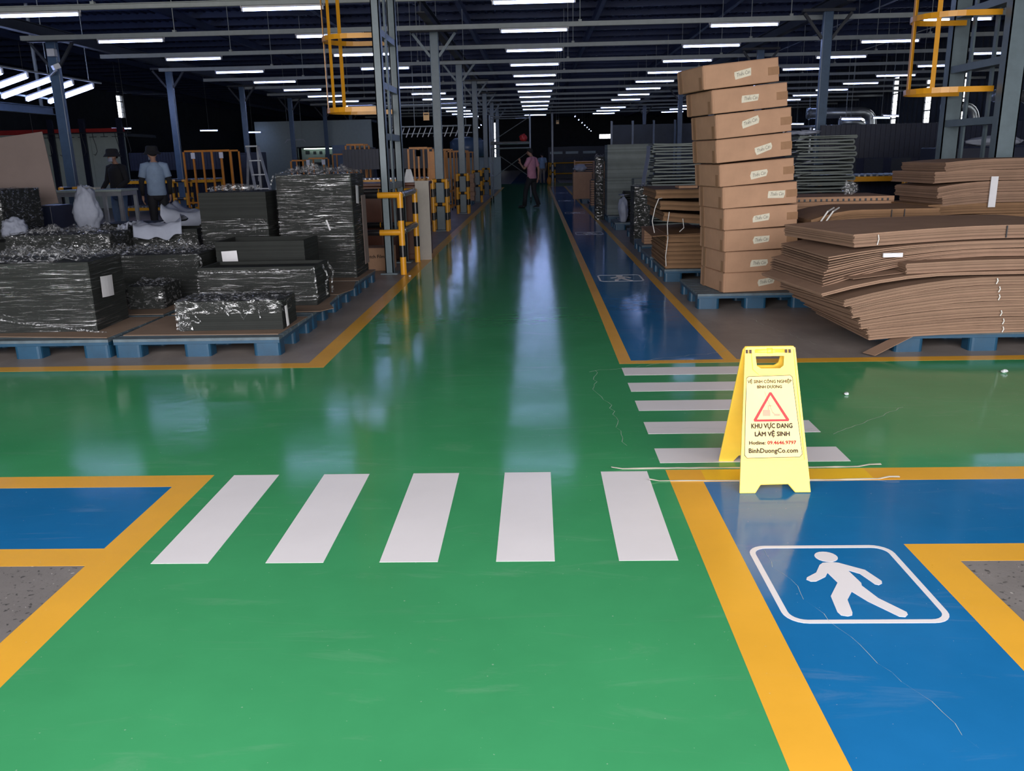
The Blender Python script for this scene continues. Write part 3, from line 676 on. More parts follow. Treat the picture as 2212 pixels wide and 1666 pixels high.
# desk, board and tent sign by the mast
t = thing('wooden_desk', 'red-brown wooden cabinet behind the mast guard', 'cabinet', (-2.25, 13.1, 0))
MB().box(-.62, .6, -.42, .42, .0, 1.07).build('body', M['wood'], t, bevel=.008); MB().box(-.65, .63, -.45, .45, 1.075, 1.115).build('top', M['wood'], t, bevel=.006)
for s in (-.31, .3): MB().box(s-.28, s+.28, -.436, -.424, .08, 1.0).build('door', M['wood'], t, bevel=.004)
t = thing('grey_board', 'plain grey board standing on edge behind the mast guard', 'board', (-1.66, 12.62, 0)); MB().box(-.1, .1, -.012, .012, 0, 1.14, rot_z(.12)).build('sheet', M['greyboard'], t)
t = thing('tent_sign', 'small white folded tent sign standing on the wooden cabinet', 'sign', (-1.86, 12.75, 1.117))
MB().prism([[(-.075,0),(.075,0),(.035,.19),(-.035,.19)]], -.003, .003, Matrix.Translation((0,-.035,0)) @ Matrix.Rotation(PI/2-.2, 4, 'X')).build('front_panel', M['plastic_w'], t)
MB().prism([[(-.075,0),(.075,0),(.035,.19),(-.035,.19)]], -.003, .003, Matrix.Translation((0,.04,0)) @ Matrix.Rotation(PI/2+.2, 4, 'X')).build('rear_panel', M['plastic_w'], t)
FONT = None
def text(body, size, mat, parent, loc, rot, name='lettering', align='CENTER', offset=0., shear=0., sx=1., ext=.0004):
    c = bpy.data.curves.new(name, 'FONT'); c.body = body; c.size = size; c.align_x = align; c.align_y = 'BOTTOM_BASELINE'; c.offset = min(0, offset); c.shear = shear; c.extrude = ext; c.resolution_u = 2
    c.materials.append(mat); o = bpy.data.objects.new(name, c); COL.objects.link(o)
    dg = bpy.context.evaluated_depsgraph_get(); me = bpy.data.meshes.new_from_object(o.evaluated_get(dg)); bpy.data.objects.remove(o); bpy.data.curves.remove(c)
    if offset > 0:   # heavier strokes: the same flat letters laid side by side
        bm = bmesh.new(); k0 = len(me.vertices)
        for dx, dy in ((-offset, 0), (offset, 0), (0, offset), (0, -offset)):
            bm.from_mesh(me); bm.verts.ensure_lookup_table()
            for v in bm.verts[-k0:]: v.co.x += dx; v.co.y += dy
        bm.to_mesh(me); bm.free()
    o = bpy.data.objects.new(name, me); COL.objects.link(o); o.parent = parent; o.location = loc; o.rotation_euler = rot; o.scale = (sx, 1, 1); return o
t = thing('carton', 'brown carton marked for stretch film behind the mast guard', 'carton', (-2.2, 11.62, 0))
MB().box(-.24, .24, -.2, .2, 0, .30).build('body', M['card'], t, bevel=.003); MB().box(-.235, .235, -.195, .195, .301, .304).build('flap', M['card'], t)
text('Stretch Film', .062, M['ink'], t, (0, -.2012, .17), (PI/2, 0, 0), offset=.001)
# ---- leaning tower of ten cartons
LB = [(1.78,.147),(1.79,.335),(1.775,.535),(1.765,.735),(1.745,.935),(1.71,1.135),(1.672,1.35),(1.66,1.565),(1.618,1.785),(1.53,1.995)]
TL = [.000,.006,.018,.034,.05,.065,.08,.085,.09,.10]; YW = [.19,.20,.21,.21,.20,.215,.20,.21,.235,.24]; HT = [.185,.195,.195,.195,.195,.20,.205,.21,.205,.205]
LU = [.58,.46,.5,.5,.72,.52,.62,.45,.5,.52]; LTilt = [.14,.02,.06,.08,-.02,.12,.24,.26,.0,.16]; LVv = [.5,.42,.5,.5,.5,.42,.42,.58,.5,.5]
hn = ['lowest', 'second from the bottom', 'third from the bottom', 'fourth from the bottom', 'fifth from the bottom', 'sixth from the bottom', 'seventh from the bottom', 'third from the top', 'second from the top', 'topmost']
for k in range(10):
    t = thing('carton', f'brown carton with handwritten tape label, {hn[k]} of the leaning tower', 'carton', (LB[k][0], 8.15 if k else 8.14, LB[k][1]), 0, 'cartons of the leaning tower')
    t.rotation_mode = 'XYZ'; t.rotation_euler = (0, -TL[k], YW[k]*.95)
    wx, wy, h = .735, .60, HT[k]; crush = .02 if k == 0 else 0
    mb = MB(); q = random.Random(k)
    def P(u, v, w_): return Vector((wx*u, wy*v, h*w_))
    # four walls, two pairs of top and bottom flaps, each with board thickness
    mb.box(0, wx, 0, wy, 0, h); o = mb.build('body', M['card'], t, bevel=.006)
    MB().box(.012, wx-.012, -.0035, -.0005, .004, h-.006).build('front_panel', M['card'], t, bevel=.001)
    MB().box(-.0045, -.0005, .01, wy-.004, .006, h-.004).build('side_panel', M['card'], t, bevel=.001)
    MB().box(.0, wx, .0, wy*.497, h+.0002, h+.003).build('flap', M['card'], t); MB().box(.0, wx, wy*.503, wy, h+.0002, h+.003).build('flap', M['card'], t)
    MB().box(-.0062, -.0046, wy*.06, wy*.16, .0, h*.55).build('packing_tape', M['cleartape'], t)
    MB().box(-.0062, -.0046, wy*.80, wy*.92, .0, h).build('packing_tape', M['cleartape'], t)
    MB().box(wx-.11, wx+.001, -.0048, -.0036, .06, .13).build('packing_tape', M['cleartape'], t)
    cx, cz = wx*LU[k], h*LVv[k]; Rm = Matrix.Translation((cx, -.0052, cz)) @ Matrix.Rotation(PI/2, 4, 'X') @ Matrix.Rotation(LTilt[k], 4, 'Z')
    rg = lambda s: q.uniform(-.008, .008)
    mb = MB().prism([[(-.085+rg(0),-.033),(.07,-.033+rg(0)),(.085+rg(0),rg(0)),(.083,.030),(-.075+rg(0),.033+rg(0)),(-.088,.004)]], 0, .0006, Rm)
    lb = mb.build('tape_label', M['maskt'], t)
    c = text('Thi\u1ebfu C\u00e1n', .046, M['ink'], lb, (cx-math.sin(LTilt[k])*-.0, -.0060, cz-.014), (PI/2, -LTilt[k], 0), 'handwriting', shear=.35, offset=-.0005, sx=.68)
# ================================================================ CARDBOARD BLANKS
def bundle(name, label, x0, x1, y0, y1, z0, h, n, m='kraft', droop=0., dl=.9, yd=0., seed=0, rz=0., fan=0., strings=(), slot=True, cat='cardboard', group=None, skew=0.):
    """bundle of flat box blanks: every blank a bent board, the left end hanging by droop"""
    q = random.Random(seed); L = x1-x0; D = y1-y0; t = thing(name, label, cat, (x0, y0, 0), rz, group)
    mb = MB(); th = h/n
    def zf(u, v, k):
        a = max(0, 1-u*L/dl); return z0 - droop*a*a*(1+yd*v) + .004*noise.noise(Vector((u*3+seed, v*2, k*.2)))
    for k in range(n):
        jx, jy = q.uniform(-.009, .009), q.uniform(-.005, .005); e = fan*(n-1-k)/max(1, n-1)
        def fn(u, v): 
            a = max(0, 1-u*L/dl)
            return (jx+skew*v+L*u, jy+D*v, zf(u, v, 0)+th*k - e*a*a)
        mb.slab(fn, 10, 2, th*.95)
    o = mb.build('blanks', M[m], t); o['kind'] = 'stuff'
    if slot:  # the cut between flaps shows as a notch on the front edge
        for u in (.62, .72): MB().box(L*u-.003, L*u+.003, -.016, -.006, zf(u,0,0)+.004, zf(u,0,0)+h-.004).build('flap_slot', M['dark'], t)
    for (u, v) in strings:
        mb = MB(); a = max(0, 1-u*L/dl); z = zf(u, v, 0)
        mb.tube([(L*u-.006, -.012, z+.006), (L*u+.002, -.014, z+h*.5), (L*u-.004, -.012, z+h*.85)], .004, 6)
        mb.build('string', M['string'], t)
    return t
PG = 'cardboard bundles of the big pile'
for k in range(7):
    bundle('cardboard_bundle', f'kraft cardboard bundle in the lower half of the big pile, {ORD[k]} from the pallet', 2.40-.032*k+(.02 if k%2 else 0), 4.1, 6.12, 7.25, .150+.058*k, .056, 10, droop=.045+.017*k, dl=1.1, yd=.2, seed=k, skew=-.02-.02*k, strings=((.56+.0*k, 0),) if k != 3 else (), slot=False, group=PG)
bundle('cardboard_bundle', 'wide kraft bundle with battered left edge on top of the lower pile', 2.06, 4.1, 6.16, 7.3, .565, .022, 2, droop=.14, dl=1.0, seed=9, skew=-.14, slot=False, group=PG)
bundle('cardboard_bundle', 'kraft bundle with a strip of clear tape on its front, middle of the big pile', 2.66, 4.1, 6.2, 7.2, .592, .075, 11, droop=.02, dl=.8, seed=12, skew=.03, slot=False, group=PG)
tag(MB().slab(lambda u, v: (2.3+.5*u-.12*v, 6.24+.4*v, .535+.055*u), 6, 2, .004).build('loose_cardboard', M['kraft']), 'single loose cardboard blank beside the taped bundle of the big pile', 'cardboard')
bundle('cardboard_bundle', 'fanned drooping kraft bundle, lower of two in the big pile', 2.12, 4.1, 6.35, 7.35, .672, .055, 6, droop=.15, dl=1.25, seed=13, fan=.06, skew=-.12, slot=False, group=PG)
bundle('cardboard_bundle', 'fanned drooping kraft bundle with a white paper slip, upper of two in the big pile', 2.14, 4.1, 6.32, 7.35, .735, .055, 6, droop=.10, dl=1.2, seed=14, fan=.05, skew=-.06, slot=False, group=PG)
t = bundle('cardboard_bundle', 'tied kraft bundle on the very top of the big pile', 2.33, 4.1, 6.38, 7.4, .800, .095, 13, droop=.05, dl=1.3, seed=15, skew=-.22, strings=((.10, 0),), group=PG)
tag(MB().box(2.52, 2.66, 6.285, 6.30, .665, .695, Matrix.Translation((0,0,.02))).build('paper_slip', M['paper']), 'white paper slip stuck between the fanned cardboard bundles', 'paper')
tag(MB().slab(lambda u, v: (2.42+.30*u-.05*v, 6.02+.10*u+.10*v, .012+.115*u), 5, 2, .004).build('loose_cardboard', M['kraft']), 'loose cardboard strip sloping to the floor in front of the pallet foot', 'cardboard')
for k in range(6):
    bundle('cardboard_bundle', f'strapped kraft bundle in the pile behind the big one, {ORD[k]} from the pallet', 2.60+.02*(k%2), 3.82, 8.3, 9.2, .150+.125*k, .122, 14, m='kraft_dark', droop=.03+.012*k, dl=.5, seed=30+k, slot=k > 3, group='strapped bundles behind the big pile')
for s in (0, 1):
    mb = MB(); x = 2.78-.05*s; mb.tube([(x+.16, 8.5, .905), (x+.03, 8.28, .885), (x-.03, 8.265, .8), (x-.06, 8.265, .64), (x-.10, 8.27, .5)], .008, 6)
    tag(mb.build('white_strap', M['string']), ('white strap hanging over the strapped pile, right one', 'white strap hanging over the strapped pile, left one')[s], 'strap')
t = thing('punched_board_stack', 'pale cardboard stack with rows of holes under clear film, behind the strapped pile', 'cardboard', (3.25, 10.0, 0))
mb = MB()
for k in range(18): mb.box(-.72, .66, -.4, .4, .02+.052*k, .068+.052*k)
o = mb.build('boards', M['card'], t); o['kind'] = 'stuff'
for k in range(22): MB().box(-.68+.06*k, -.66+.06*k, -.405, -.3995, .905, .93).build('hole', M['dark'], t)
heap('crumpled_bag', 'small clear plastic bag on the punched board stack', 'bag', 3.55, 9.95, .958, .09, .07, .08, 'film3', 5, sharp=.6)
for k in range(11):
    bundle('cardboard_bundle', f'thick kraft bundle in the rear right pile, {ORD[k]} from the pallet', 3.98+.05*((k*5)%3)-.03*(k < 7), 5.3, 8.85, 9.7, .150+.108*k, .102, 13, m='kraft_dark' if k < 7 else 'kraft', droop=.01+.02*(k%3), dl=.6, seed=50+k, fan=.01, slot=False, skew=-.08, group='bundles of the rear right pile')
tag(MB().box(4.53, 4.60, 8.822, 8.83, .86, 1.16).build('white_band', M['paper']), 'white paper band on the front of the rear right pile', 'band')
for k in range(4):
    bundle('cardboard_bundle', f'brown bundle in the low square stack left of the carton tower, {ORD[k]} from the pallet', 1.49+.01*(k%2), 2.2, 9.98, 11.2, .150+.10*k, .095, 6, m='kraft_dark', seed=70+k, slot=False, group='brown bundles left of the tower')
tag(MB().slab(lambda u, v: (1.33+.62*u+.03*v, 9.92+1.4*v, .556-.03*(1-u)), 5, 2, .006).build('loose_cardboard', M['kraft_dark']), 'brown blank jutting over the low square stack left of the tower', 'cardboard')
for k in range(3):
    t = bundle('cardboard_bundle', f'sagging brown bundle tied with white string left of the tower, {("lowest","middle","topmost")[k]}', 1.40-.015*k, 2.15, 10.02, 11.2, .60+.125*k, .10, 7, m='kraft_dark', droop=.0, dl=.5, seed=80+k, slot=False, group='sagging brown bundles')
    t.rotation_euler = (0, .10-.05*k, 0); t.location.z = .10+.0*k; t.location.x += .0
for k, p in enumerate([[(1.46,10.04,.955),(1.40,9.98,.95),(1.36,9.97,.85),(1.33,9.97,.7),(1.36,9.98,.565)], [(1.52,9.95,.80),(1.5,9.94,.66),(1.51,9.94,.5),(1.49,9.94,.3),(1.50,9.95,.18)], [(1.68,9.97,.72),(1.69,9.94,.62),(1.64,9.94,.575)]]):
    tag(MB().tube(p, .005, 6).build('string', M['string']), ('short white string at the upper left of the sagging bundles', 'long white string hanging down the low square stack', 'curled white string on the jutting blank')[k], 'string')
t = thing('carton', 'small open brown carton on top of the sagging brown bundles', 'carton', (1.78, 10.45, .945)); MB().box(-.10, .12, -.14, .14, .0, .13).build('body', M['card'], t, bevel=.003)
MB().box(-.10, .12, -.14, -.0, .131, .133).build('flap', M['card'], t)
# right side stacks along the lane
t = thing('book_stack', 'short stack of pale edged boards on the pallet before the foam stack', 'stack', (1.72, 13.0, 0))
for k in range(6): MB().box(-.12, .12, -.16, .16, .150+.04*k, .187+.04*k).build('board', M['card'], t)
sheets('folded_mat_stack', 'tall stack of folded grey mats left of the carton tower', 1.98, 2.75, 14.9, 15.6, (.15, 1.62), 'stackg', None, 'mat stack', 5)
t = thing('foam_drape', 'pale foam sheet draped down the left side of the folded mats beside the lane', 'foam', (1.9, 14.95, 0))
MB().slab(lambda u, v: (-.14*(1-v)**1.3+.0*u+.02+.01*math.sin(v*9), .5*u-.1, .45+1.12*v), 3, 12, .01).build('sheet', M['foam'], t)
wrapped('wrapped_column', 'narrow black column in cloudy film left of the folded mats', 1.60, 1.86, 14.2, 14.8, .0, .93, 0, fm='film2', top=.03, seed=121)
sheets('foam_mat_stack', 'low stack of dark mats padded with white foam beside the lane', 1.75, 2.25, 17.3, 17.8, (.15, .74), 'stack', 'foam', 'mat stack', 9)
heap('crumpled_foam', 'white foam wrapping the left end of the low padded stack', 'foam', 1.72, 17.2, .15, .1, .15, .27, 'foam', 31, sharp=.2)
t = wrapped('sheet_stack', 'tall square stack of grey-green sheets beside the blue lane', 1.57, 2.57, 19.3, 20.1, .15, 1.66, 0, fm=None, core='stackg', sheet_t=.03, seed=131)
wrapped('wrapped_column', 'slim dark column in shiny film just past the tall grey sheet stack', 1.36, 1.54, 19.9, 20.4, .0, 1.4, 0, fm='film2', top=.05, seed=141, wr=.02)
wrapped('sheet_stack', 'small square stack of grey-green sheets in front of the tall one', 2.05, 2.6, 18.3, 18.8, .0, .95, 0, fm=None, core='stackg', seed=151)
t = thing('slatted_stack', 'brown boards stacked with dark gaps at the far right of the lane', 'stack', (1.72, 23.4, 0))
for k in range(11): MB().box(-.27, .3, -.3, .3, .150+.06*k, .195+.06*k).build('board', M['card'], t); 
MB().box(-.24, .27, -.27, .27, .15, .82).build('core', M['dark'], t)
t = thing('carton', 'tall plain brown carton behind the slatted brown stack', 'carton', (1.95, 25.6, 0)); MB().box(-.28, .4, -.3, .3, .0, 1.25).build('body', M['card'], t, bevel=.004); MB().box(-.282,.402,-.303,-.3005,.55,.57).build('packing_tape', M['paper'], t); MB().box(-.28,.4,-.3,-.001,1.2505,1.256).build('flap', M['card'], t)
t = thing('carton', 'brown carton with a white bag on it, farthest right of the lane', 'carton', (1.42, 27.2, .146)); MB().box(-.28, .3, -.3, .3, .0, .80).build('body', M['card'], t, bevel=.004); MB().box(-.28,.3,-.3,-.001,.8005,.806).build('flap', M['card'], t)
heap('white_bag', 'round white bag on the farthest brown carton right of the lane', 'bag', 1.36, 27.1, .955, .2, .16, .13, 'foam', 41, sharp=.3)
t = thing('slatted_crate', 'open slatted crate top behind the white bag', 'crate', (1.75, 28.4, 0))
for k in range(5): MB().box(-.5, .4, -.02, .02, .95+.07*k, .985+.07*k).build('slat', M['card'], t)
for x in (-.5, .4): MB().box(x-.02, x+.02, .02, .05, 0, 1.3).build('post', M['card'], t)
sheets('folded_mat_stack', 'tall stack of folded grey mats right of the carton tower', 3.80, 4.62, 12.95, 13.6, (.15, 1.66), 'stackg', 'foam', 'mat stack', 15)
heap('crumpled_foam', 'white foam scrap on top of the folded mats right of the carton tower', 'foam', 3.95, 13.2, 1.665, .25, .2, .04, 'foam', 51, sharp=.4)
heap('foam_roll', 'pale rolled foam at the right edge behind the lattice mast', 'foam', 6.45, 12.6, 1.45, .4, .15, .08, 'foam', 52, sharp=.15)
tag(MB().box(5.6, 7.6, 12.2, 13.0, 0, 1.45).build('navy_cabinet', M['navy'], bevel=.02), 'navy steel cabinet at the right edge carrying the rolled foam', 'cabinet')
for k in range(6): # cartons left of the scaffold
    t = thing('carton', f'flat brown carton in the stack left of the scaffold, {ORD[k]} from the pallet', 'carton', (-2.3+.02*(k%2), 27.5, .146+.135*k), 0, 'cartons left of the scaffold'); MB().box(-.25, .35, -.3, .3, 0, .131).build('body', M['card'], t, bevel=.004)
    t = thing('carton', f'grey-brown carton in the outer stack left of the scaffold, {ORD[k]} from the floor', 'carton', (-2.95+.02*(k%2), 27.5, .146+.11*k), 0, 'outer cartons left of the scaffold'); MB().box(-.2, .3, -.3, .3, 0, .106).build('body', M['greyboard'], t, bevel=.004)
# ================================================================ CAUTION SIGN
t = thing('caution_sign', 'bright yellow folding caution sign standing on the crossing', 'sign', (1.03, 3.505, 0))
LE = .648; PH = math.atan2(.205, .612)
out = [(-.155,0),(-.086,0),(-.062,.036),(.058,.038),(.087,.002),(.155,.002),(.108,.63),(.10,.648),(-.106,.648),(-.116,.63)]
hole = [(-.070,.603),(.055,.603),(.051,.560),(.035,.548),(-.048,.548),(-.066,.560)]
MF = Matrix.Rotation(PI/2-PH, 4, 'X')
MRr = Matrix.Translation((-.0, .41, 0)) @ Matrix.Rotation(PI/2+PH, 4, 'X')
fp = MB().prism([out, list(reversed(hole))], -.006, .006, MF).build('front_panel', M['plastic_y'], t, bevel=.003)
rp = MB().prism([[(a-.006, b) for a, b in out], list(reversed([(a-.006, b) for a, b in hole]))], -.006, .006, MRr).build('rear_panel', M['plastic_y'], t, bevel=.003)
def rim(outer, inner, z0, z1, nm, m, par, Mx=MF): return MB().prism([outer, list(reversed(inner))], z0, z1, Mx).build(nm, m, par)
# raised side ribs, handle rim and label field
rim([(-.153,.05),(.150,.05),(.105,.640),(-.114,.640)], [(-.137,.145),(.131,.145),(.0985,.632),(-.1055,.632)], .006, .011, 'raised_border', M['plastic_y'], t)
rim([(-.087,.618),(.066,.618),(.061,.545),(.042,.522),(-.058,.522),(-.083,.545)], hole, .006, .012, 'handle_rim', M['plastic_y'], t)
MB().cyl(MF @ Vector((-.07,.626,.0)), MF @ Vector((.055,.626,.0)), .014, 16).build('handle_grip', M['plastic_y'], t, smooth=True)
MB().cyl(MF @ Vector((-.02,.626,.0)), MF @ Vector((.005,.626,.0)), .0165, 16).build('grip_sleeve', M['plastic_y'], t, smooth=True)
for x in (-.108, -.092, .064, .080): MB().prism([[(x-.005,.616),(x+.005,.616),(x+.005,.632),(x-.005,.632)]], .0115, .0125, MF).build('hinge_slot', M['print'], t)
lab = MB().prism([[(-.128,.168),(-.118,.155),(.11,.158),(.121,.17),(.088,.508),(.08,.516),(-.102,.512),(-.111,.505)]], .006, .0072, MF).build('label_field', M['label_y'], t)
rim([(-.1305,.166),(-.119,.1525),(.111,.1555),(.1235,.169),(.0905,.509),(.081,.5185),(-.103,.5145),(-.1135,.506)], [(-.128,.168),(-.118,.155),(.11,.158),(.121,.17),(.088,.508),(.08,.516),(-.102,.512),(-.111,.505)], .006, .0069, 'label_edge', M['print'], t)
RX = PI/2-PH
def stext(body, cx, v, size, m, sx=1., off=.0, align='CENTER', shear=0):
    p = MF @ Vector((cx, v, .0078)); return text(body, size, m, lab, p, (RX, 0, 0), 'lettering', align, off, shear, sx, .0002)
def stroke(whole, upto, cx, v, size, sx, poly, last=None):
    # a diacritic stroke placed by the measured letter widths
    def wid(b):
        c = bpy.data.curves.new('measure', 'FONT'); c.body = b; c.size = size; o = bpy.data.objects.new('measure', c); COL.objects.link(o)
        me = o.evaluated_get(bpy.context.evaluated_depsgraph_get()).to_mesh(); xs = [p.co.x for p in me.vertices]; r_ = (min(xs), max(xs)); bpy.data.objects.remove(o); bpy.data.curves.remove(c); return r_
    a, b = wid(whole); x = wid(upto)[1]
    if last: l = wid(last); x -= l[1]-l[0]
    x0 = cx + (x-(a+b)/2)*sx
    MB().prism([[(x0+px*size*sx, v+py*size) for px, py in poly]], .0074, .0081, MF).build('lettering', M['print'], lab)
stext('V\u1ec6 SINH C\u00d4NG NGHI\u1ec6P', -.011, .484, .0195, M['print'], .90, .0006)
stext('B\u00ccNH D\u01afONG', -.012, .461, .0175, M['print'], .98, .0007)
stroke('B\u00ccNH D\u01afONG', 'B\u00ccNH D\u01afO', -.012, .461, .0175, .98, [(-.10,.60),(.02,.66),(.05,.80),(.15,.80),(.12,.62),(-.04,.52)])
stext('KHU V\u1ef0C DANG', -.007, .285, .029, M['print'], .82, .0014)
stroke('KHU V\u1ef0C DANG', 'KHU V\u1ef0C D', -.007, .285, .029, .82, [(-.12,.30),(.30,.30),(.30,.42),(-.12,.42)], 'D')
stext('L\u00c0M V\u1ec6 SINH', -.006, .250, .027, M['print'], .97, .0014)
stext('Hotline:', -.0725, .2135, .0215, M['print'], 1.05, .0009)
stext('09.4646.9797', .034, .2135, .0215, M['printr'], 1.07, .0009)
stext('BinhDuongCo.com', -.004, .1765, .0285, M['print'], .98, .0010)
rim([(-.0135,.443),(-.0045,.443),(.070,.322),(.0665,.314),(-.0825,.314),(-.086,.322)], [(-.009,.430),(.055,.3235),(-.071,.3235)], .0072, .0079, 'warning_triangle', M['printr'], lab)
pic = MB()
for l in ([(-.045,.338),(-.012,.338),(-.012,.366),(-.045,.366)], [(-.026,.366),(-.022,.366),(-.022,.386),(-.002,.384),(-.002,.381),(-.018,.382),(-.018,.366)], [(-.003,.352),(.004,.345),(.004,.338),(.030,.338),(.030,.347),(.008,.348),(-.001,.357)], [(-.036,.447),(-.033,.447),(.000,.352),(-.003,.352)]): pic.prism([l], .0072, .0078, MF)
pic.build('cleaner_pictogram', M['printp'], lab)
# ================================================================ PEOPLE
def skin_mesh(name, V_, E_, mat, parent, sub=2, smooth=True):
    bm = bmesh.new(); L = bm.verts.layers.skin.verify(); vs = {}
    for i, (k, (p, r)) in enumerate(V_.items()):
        v = bm.verts.new(p); v[L].radius = r if isinstance(r, tuple) else (r, r); v[L].use_root = (i == 0); vs[k] = v
    for a, b in E_: bm.edges.new((vs[a], vs[b]))
    me = bpy.data.meshes.new(name); bm.to_mesh(me); bm.free()
    o = bpy.data.objects.new(name, me); COL.objects.link(o)
    sk = o.modifiers.new('skin', 'SKIN'); sk.use_smooth_shade = True; sk.branch_smoothing = .6
    ss = o.modifiers.new('sub', 'SUBSURF'); ss.levels = sub; ss.render_levels = sub
    dg = bpy.context.evaluated_depsgraph_get(); m2 = bpy.data.meshes.new_from_object(o.evaluated_get(dg)); m2.name = name
    o.modifiers.clear(); o.data = m2; bpy.data.meshes.remove(me); m2.materials.clear(); m2.materials.append(mat); o.parent = parent
    return o
def person(label, loc, rz, shirt, trousers, J={}, hat=None, mask=False, long_sleeve=False, h=1.70, sleeve_m=None, shoes=M['black'], hair=True):
    """stands at loc, looks along local +Y; J overrides joints"""
    t = thing('person', label, 'person', loc, rz); t.scale = (h/1.70,)*3
    j = dict(pelvis=(0,0,.93), waist=(0,.0,1.06), chest=(0,.0,1.26), base=(0,-.02,1.42), neck=(0,-.01,1.475), jaw=(0,.035,1.535), head=(0,.03,1.605), crown=(0,.025,1.67),
        shL=(-.175,-.02,1.385), elL=(-.235,-.04,1.11), wrL=(-.235,.06,.88), haL=(-.235,.085,.80), shR=(.175,-.02,1.385), elR=(.235,-.04,1.11), wrR=(.235,.06,.88), haR=(.235,.085,.80),
        hiL=(-.09,0,.90), knL=(-.10,.03,.49), anL=(-.10,-.02,.09), toL=(-.115,.14,.035), hiR=(.09,0,.90), knR=(.10,.03,.49), anR=(.10,-.02,.09), toR=(.115,.14,.035)); j.update(J)
    v = {k: Vector(p) for k, p in j.items()}; R = dict(pelvis=(.13,.10), waist=(.12,.085), chest=(.14,.10), base=(.07,.065), neck=.052, jaw=(.055,.07), head=(.074,.092), crown=(.05,.062))
    V_ = {k: (v[k], R[k]) for k in R}; E_ = [('pelvis','waist'),('waist','chest'),('chest','base'),('base','neck'),('neck','jaw'),('jaw','head'),('head','crown')]
    fw = (v['jaw']-v['neck']); fw.z = 0; fw = fw.normalized() if fw.length > .005 else Vector((0,1,0)); sd = Vector((fw.y, -fw.x, 0))
    V_['nose'] = (v['head']+fw*.115+Vector((0,0,-.03)), .010); E_.append(('head','nose'))
    for s, n_ in ((-1,'earL'), (1,'earR')): V_[n_] = (v['head']+sd*s*.088+Vector((0,0,-.01)), .012); E_.append(('head', n_))
    for s in 'LR':
        V_['sh'+s] = (v['sh'+s], .055); V_['el'+s] = (v['el'+s], .038); V_['wr'+s] = (v['wr'+s], .025); V_['ha'+s] = (v['ha'+s], (.032,.016))
        E_ += [('base','sh'+s),('sh'+s,'el'+s),('el'+s,'wr'+s),('wr'+s,'ha'+s)]
        d = (v['ha'+s]-v['wr'+s]).normalized(); a = d.cross(Vector((0,1,0)) if abs(d.y) < .8 else Vector((1,0,0))).normalized(); a = a if s == 'R' else -a; b = d.cross(a)
        for k, (o_, l_) in enumerate(((-.027,.062),(-.009,.078),(.009,.072),(.026,.056))):
            p = v['ha'+s]+b*o_+d*.028; V_[f'f{s}{k}a'] = (p, .009); V_[f'f{s}{k}b'] = (p+d*l_*.5-a*.010, .008); V_[f'f{s}{k}c'] = (p+d*l_*.85-a*.034, .007)
            E_ += [('ha'+s, f'f{s}{k}a'), (f'f{s}{k}a', f'f{s}{k}b'), (f'f{s}{k}b', f'f{s}{k}c')]
        V_[f't{s}a'] = (v['wr'+s]+d*.035+b*.036, .010); V_[f't{s}b'] = (v['wr'+s]+d*.075+b*.05-a*.012, .008); E_ += [('wr'+s, f't{s}a'), (f't{s}a', f't{s}b')]
        V_['hi'+s] = (v['hi'+s], .085); V_['kn'+s] = (v['kn'+s], .055); V_['an'+s] = (v['an'+s]+Vector((0,0,.03)), .034); V_['to'+s] = (v['an'+s].lerp(v['to'+s],.5), (.026,.016))
        E_ += [('pelvis','hi'+s),('hi'+s,'kn'+s),('kn'+s,'an'+s),('an'+s,'to'+s)]
    skin_mesh('body', V_, E_, M['skin'], t)
    q = lambda a, b, f_: v[a].lerp(v[b], f_)
    def rings(mb, R_, n=20):   # lofted elliptical sections, closed at both ends
        vs = [Vector(c_)+Vector((rx*math.cos(2*PI*k/n), ry*math.sin(2*PI*k/n), 0)) for c_, rx, ry in R_ for k in range(n)]; fs = [(i*n+k, i*n+(k+1)%n, (i+1)*n+(k+1)%n, (i+1)*n+k) for i in range(len(R_)-1) for k in range(n)]
        mb.add(vs, fs+[tuple(reversed(range(n))), tuple((len(R_)-1)*n+k for k in range(n))])
    Z = lambda p, dz: v[p]+Vector((0,0,dz))
    mb = MB(); rings(mb, [(Z('pelvis',-.07),.165,.125),(Z('pelvis',-.06),.172,.130),(Z('pelvis',.03),.166,.122),(Z('waist',.02),.160,.116),(Z('chest',-.05),.172,.120),(Z('chest',.04),.178,.122),(Z('chest',.11),.172,.110),(Z('base',-.025),.135,.092),(Z('base',.012),.092,.076),(Z('base',.036),.068,.066)])
    for s in 'LR':
        if long_sleeve: mb.tube([q('base','sh'+s,.15)+Vector((0,0,-.03)), q('base','sh'+s,.6), v['sh'+s], q('sh'+s,'el'+s,.5), v['el'+s], q('el'+s,'wr'+s,.5), q('el'+s,'wr'+s,.95)], [.045,.066,.074,.060,.052,.046,.040], 14)
        else: mb.tube([q('base','sh'+s,.15)+Vector((0,0,-.03)), q('base','sh'+s,.6), v['sh'+s], q('sh'+s,'el'+s,.35), q('sh'+s,'el'+s,.72), q('sh'+s,'el'+s,.73)], [.045,.068,.076,.068,.070,.060], 14)
        if sleeve_m: MB().tube([q('sh'+s,'el'+s,.6), v['el'+s], q('el'+s,'wr'+s,.5), v['wr'+s]], [.052,.048,.040,.034], 12).build('arm_sleeve', sleeve_m, t, smooth=True)
    mb.build('shirt', shirt, t, smooth=True)
    mb = MB(); rings(mb, [(Z('pelvis',.06),.140,.105),(Z('pelvis',.0),.158,.116),(Z('pelvis',-.07),.162,.120),(Z('pelvis',-.13),.140,.108),(Z('pelvis',-.17),.05,.08)])
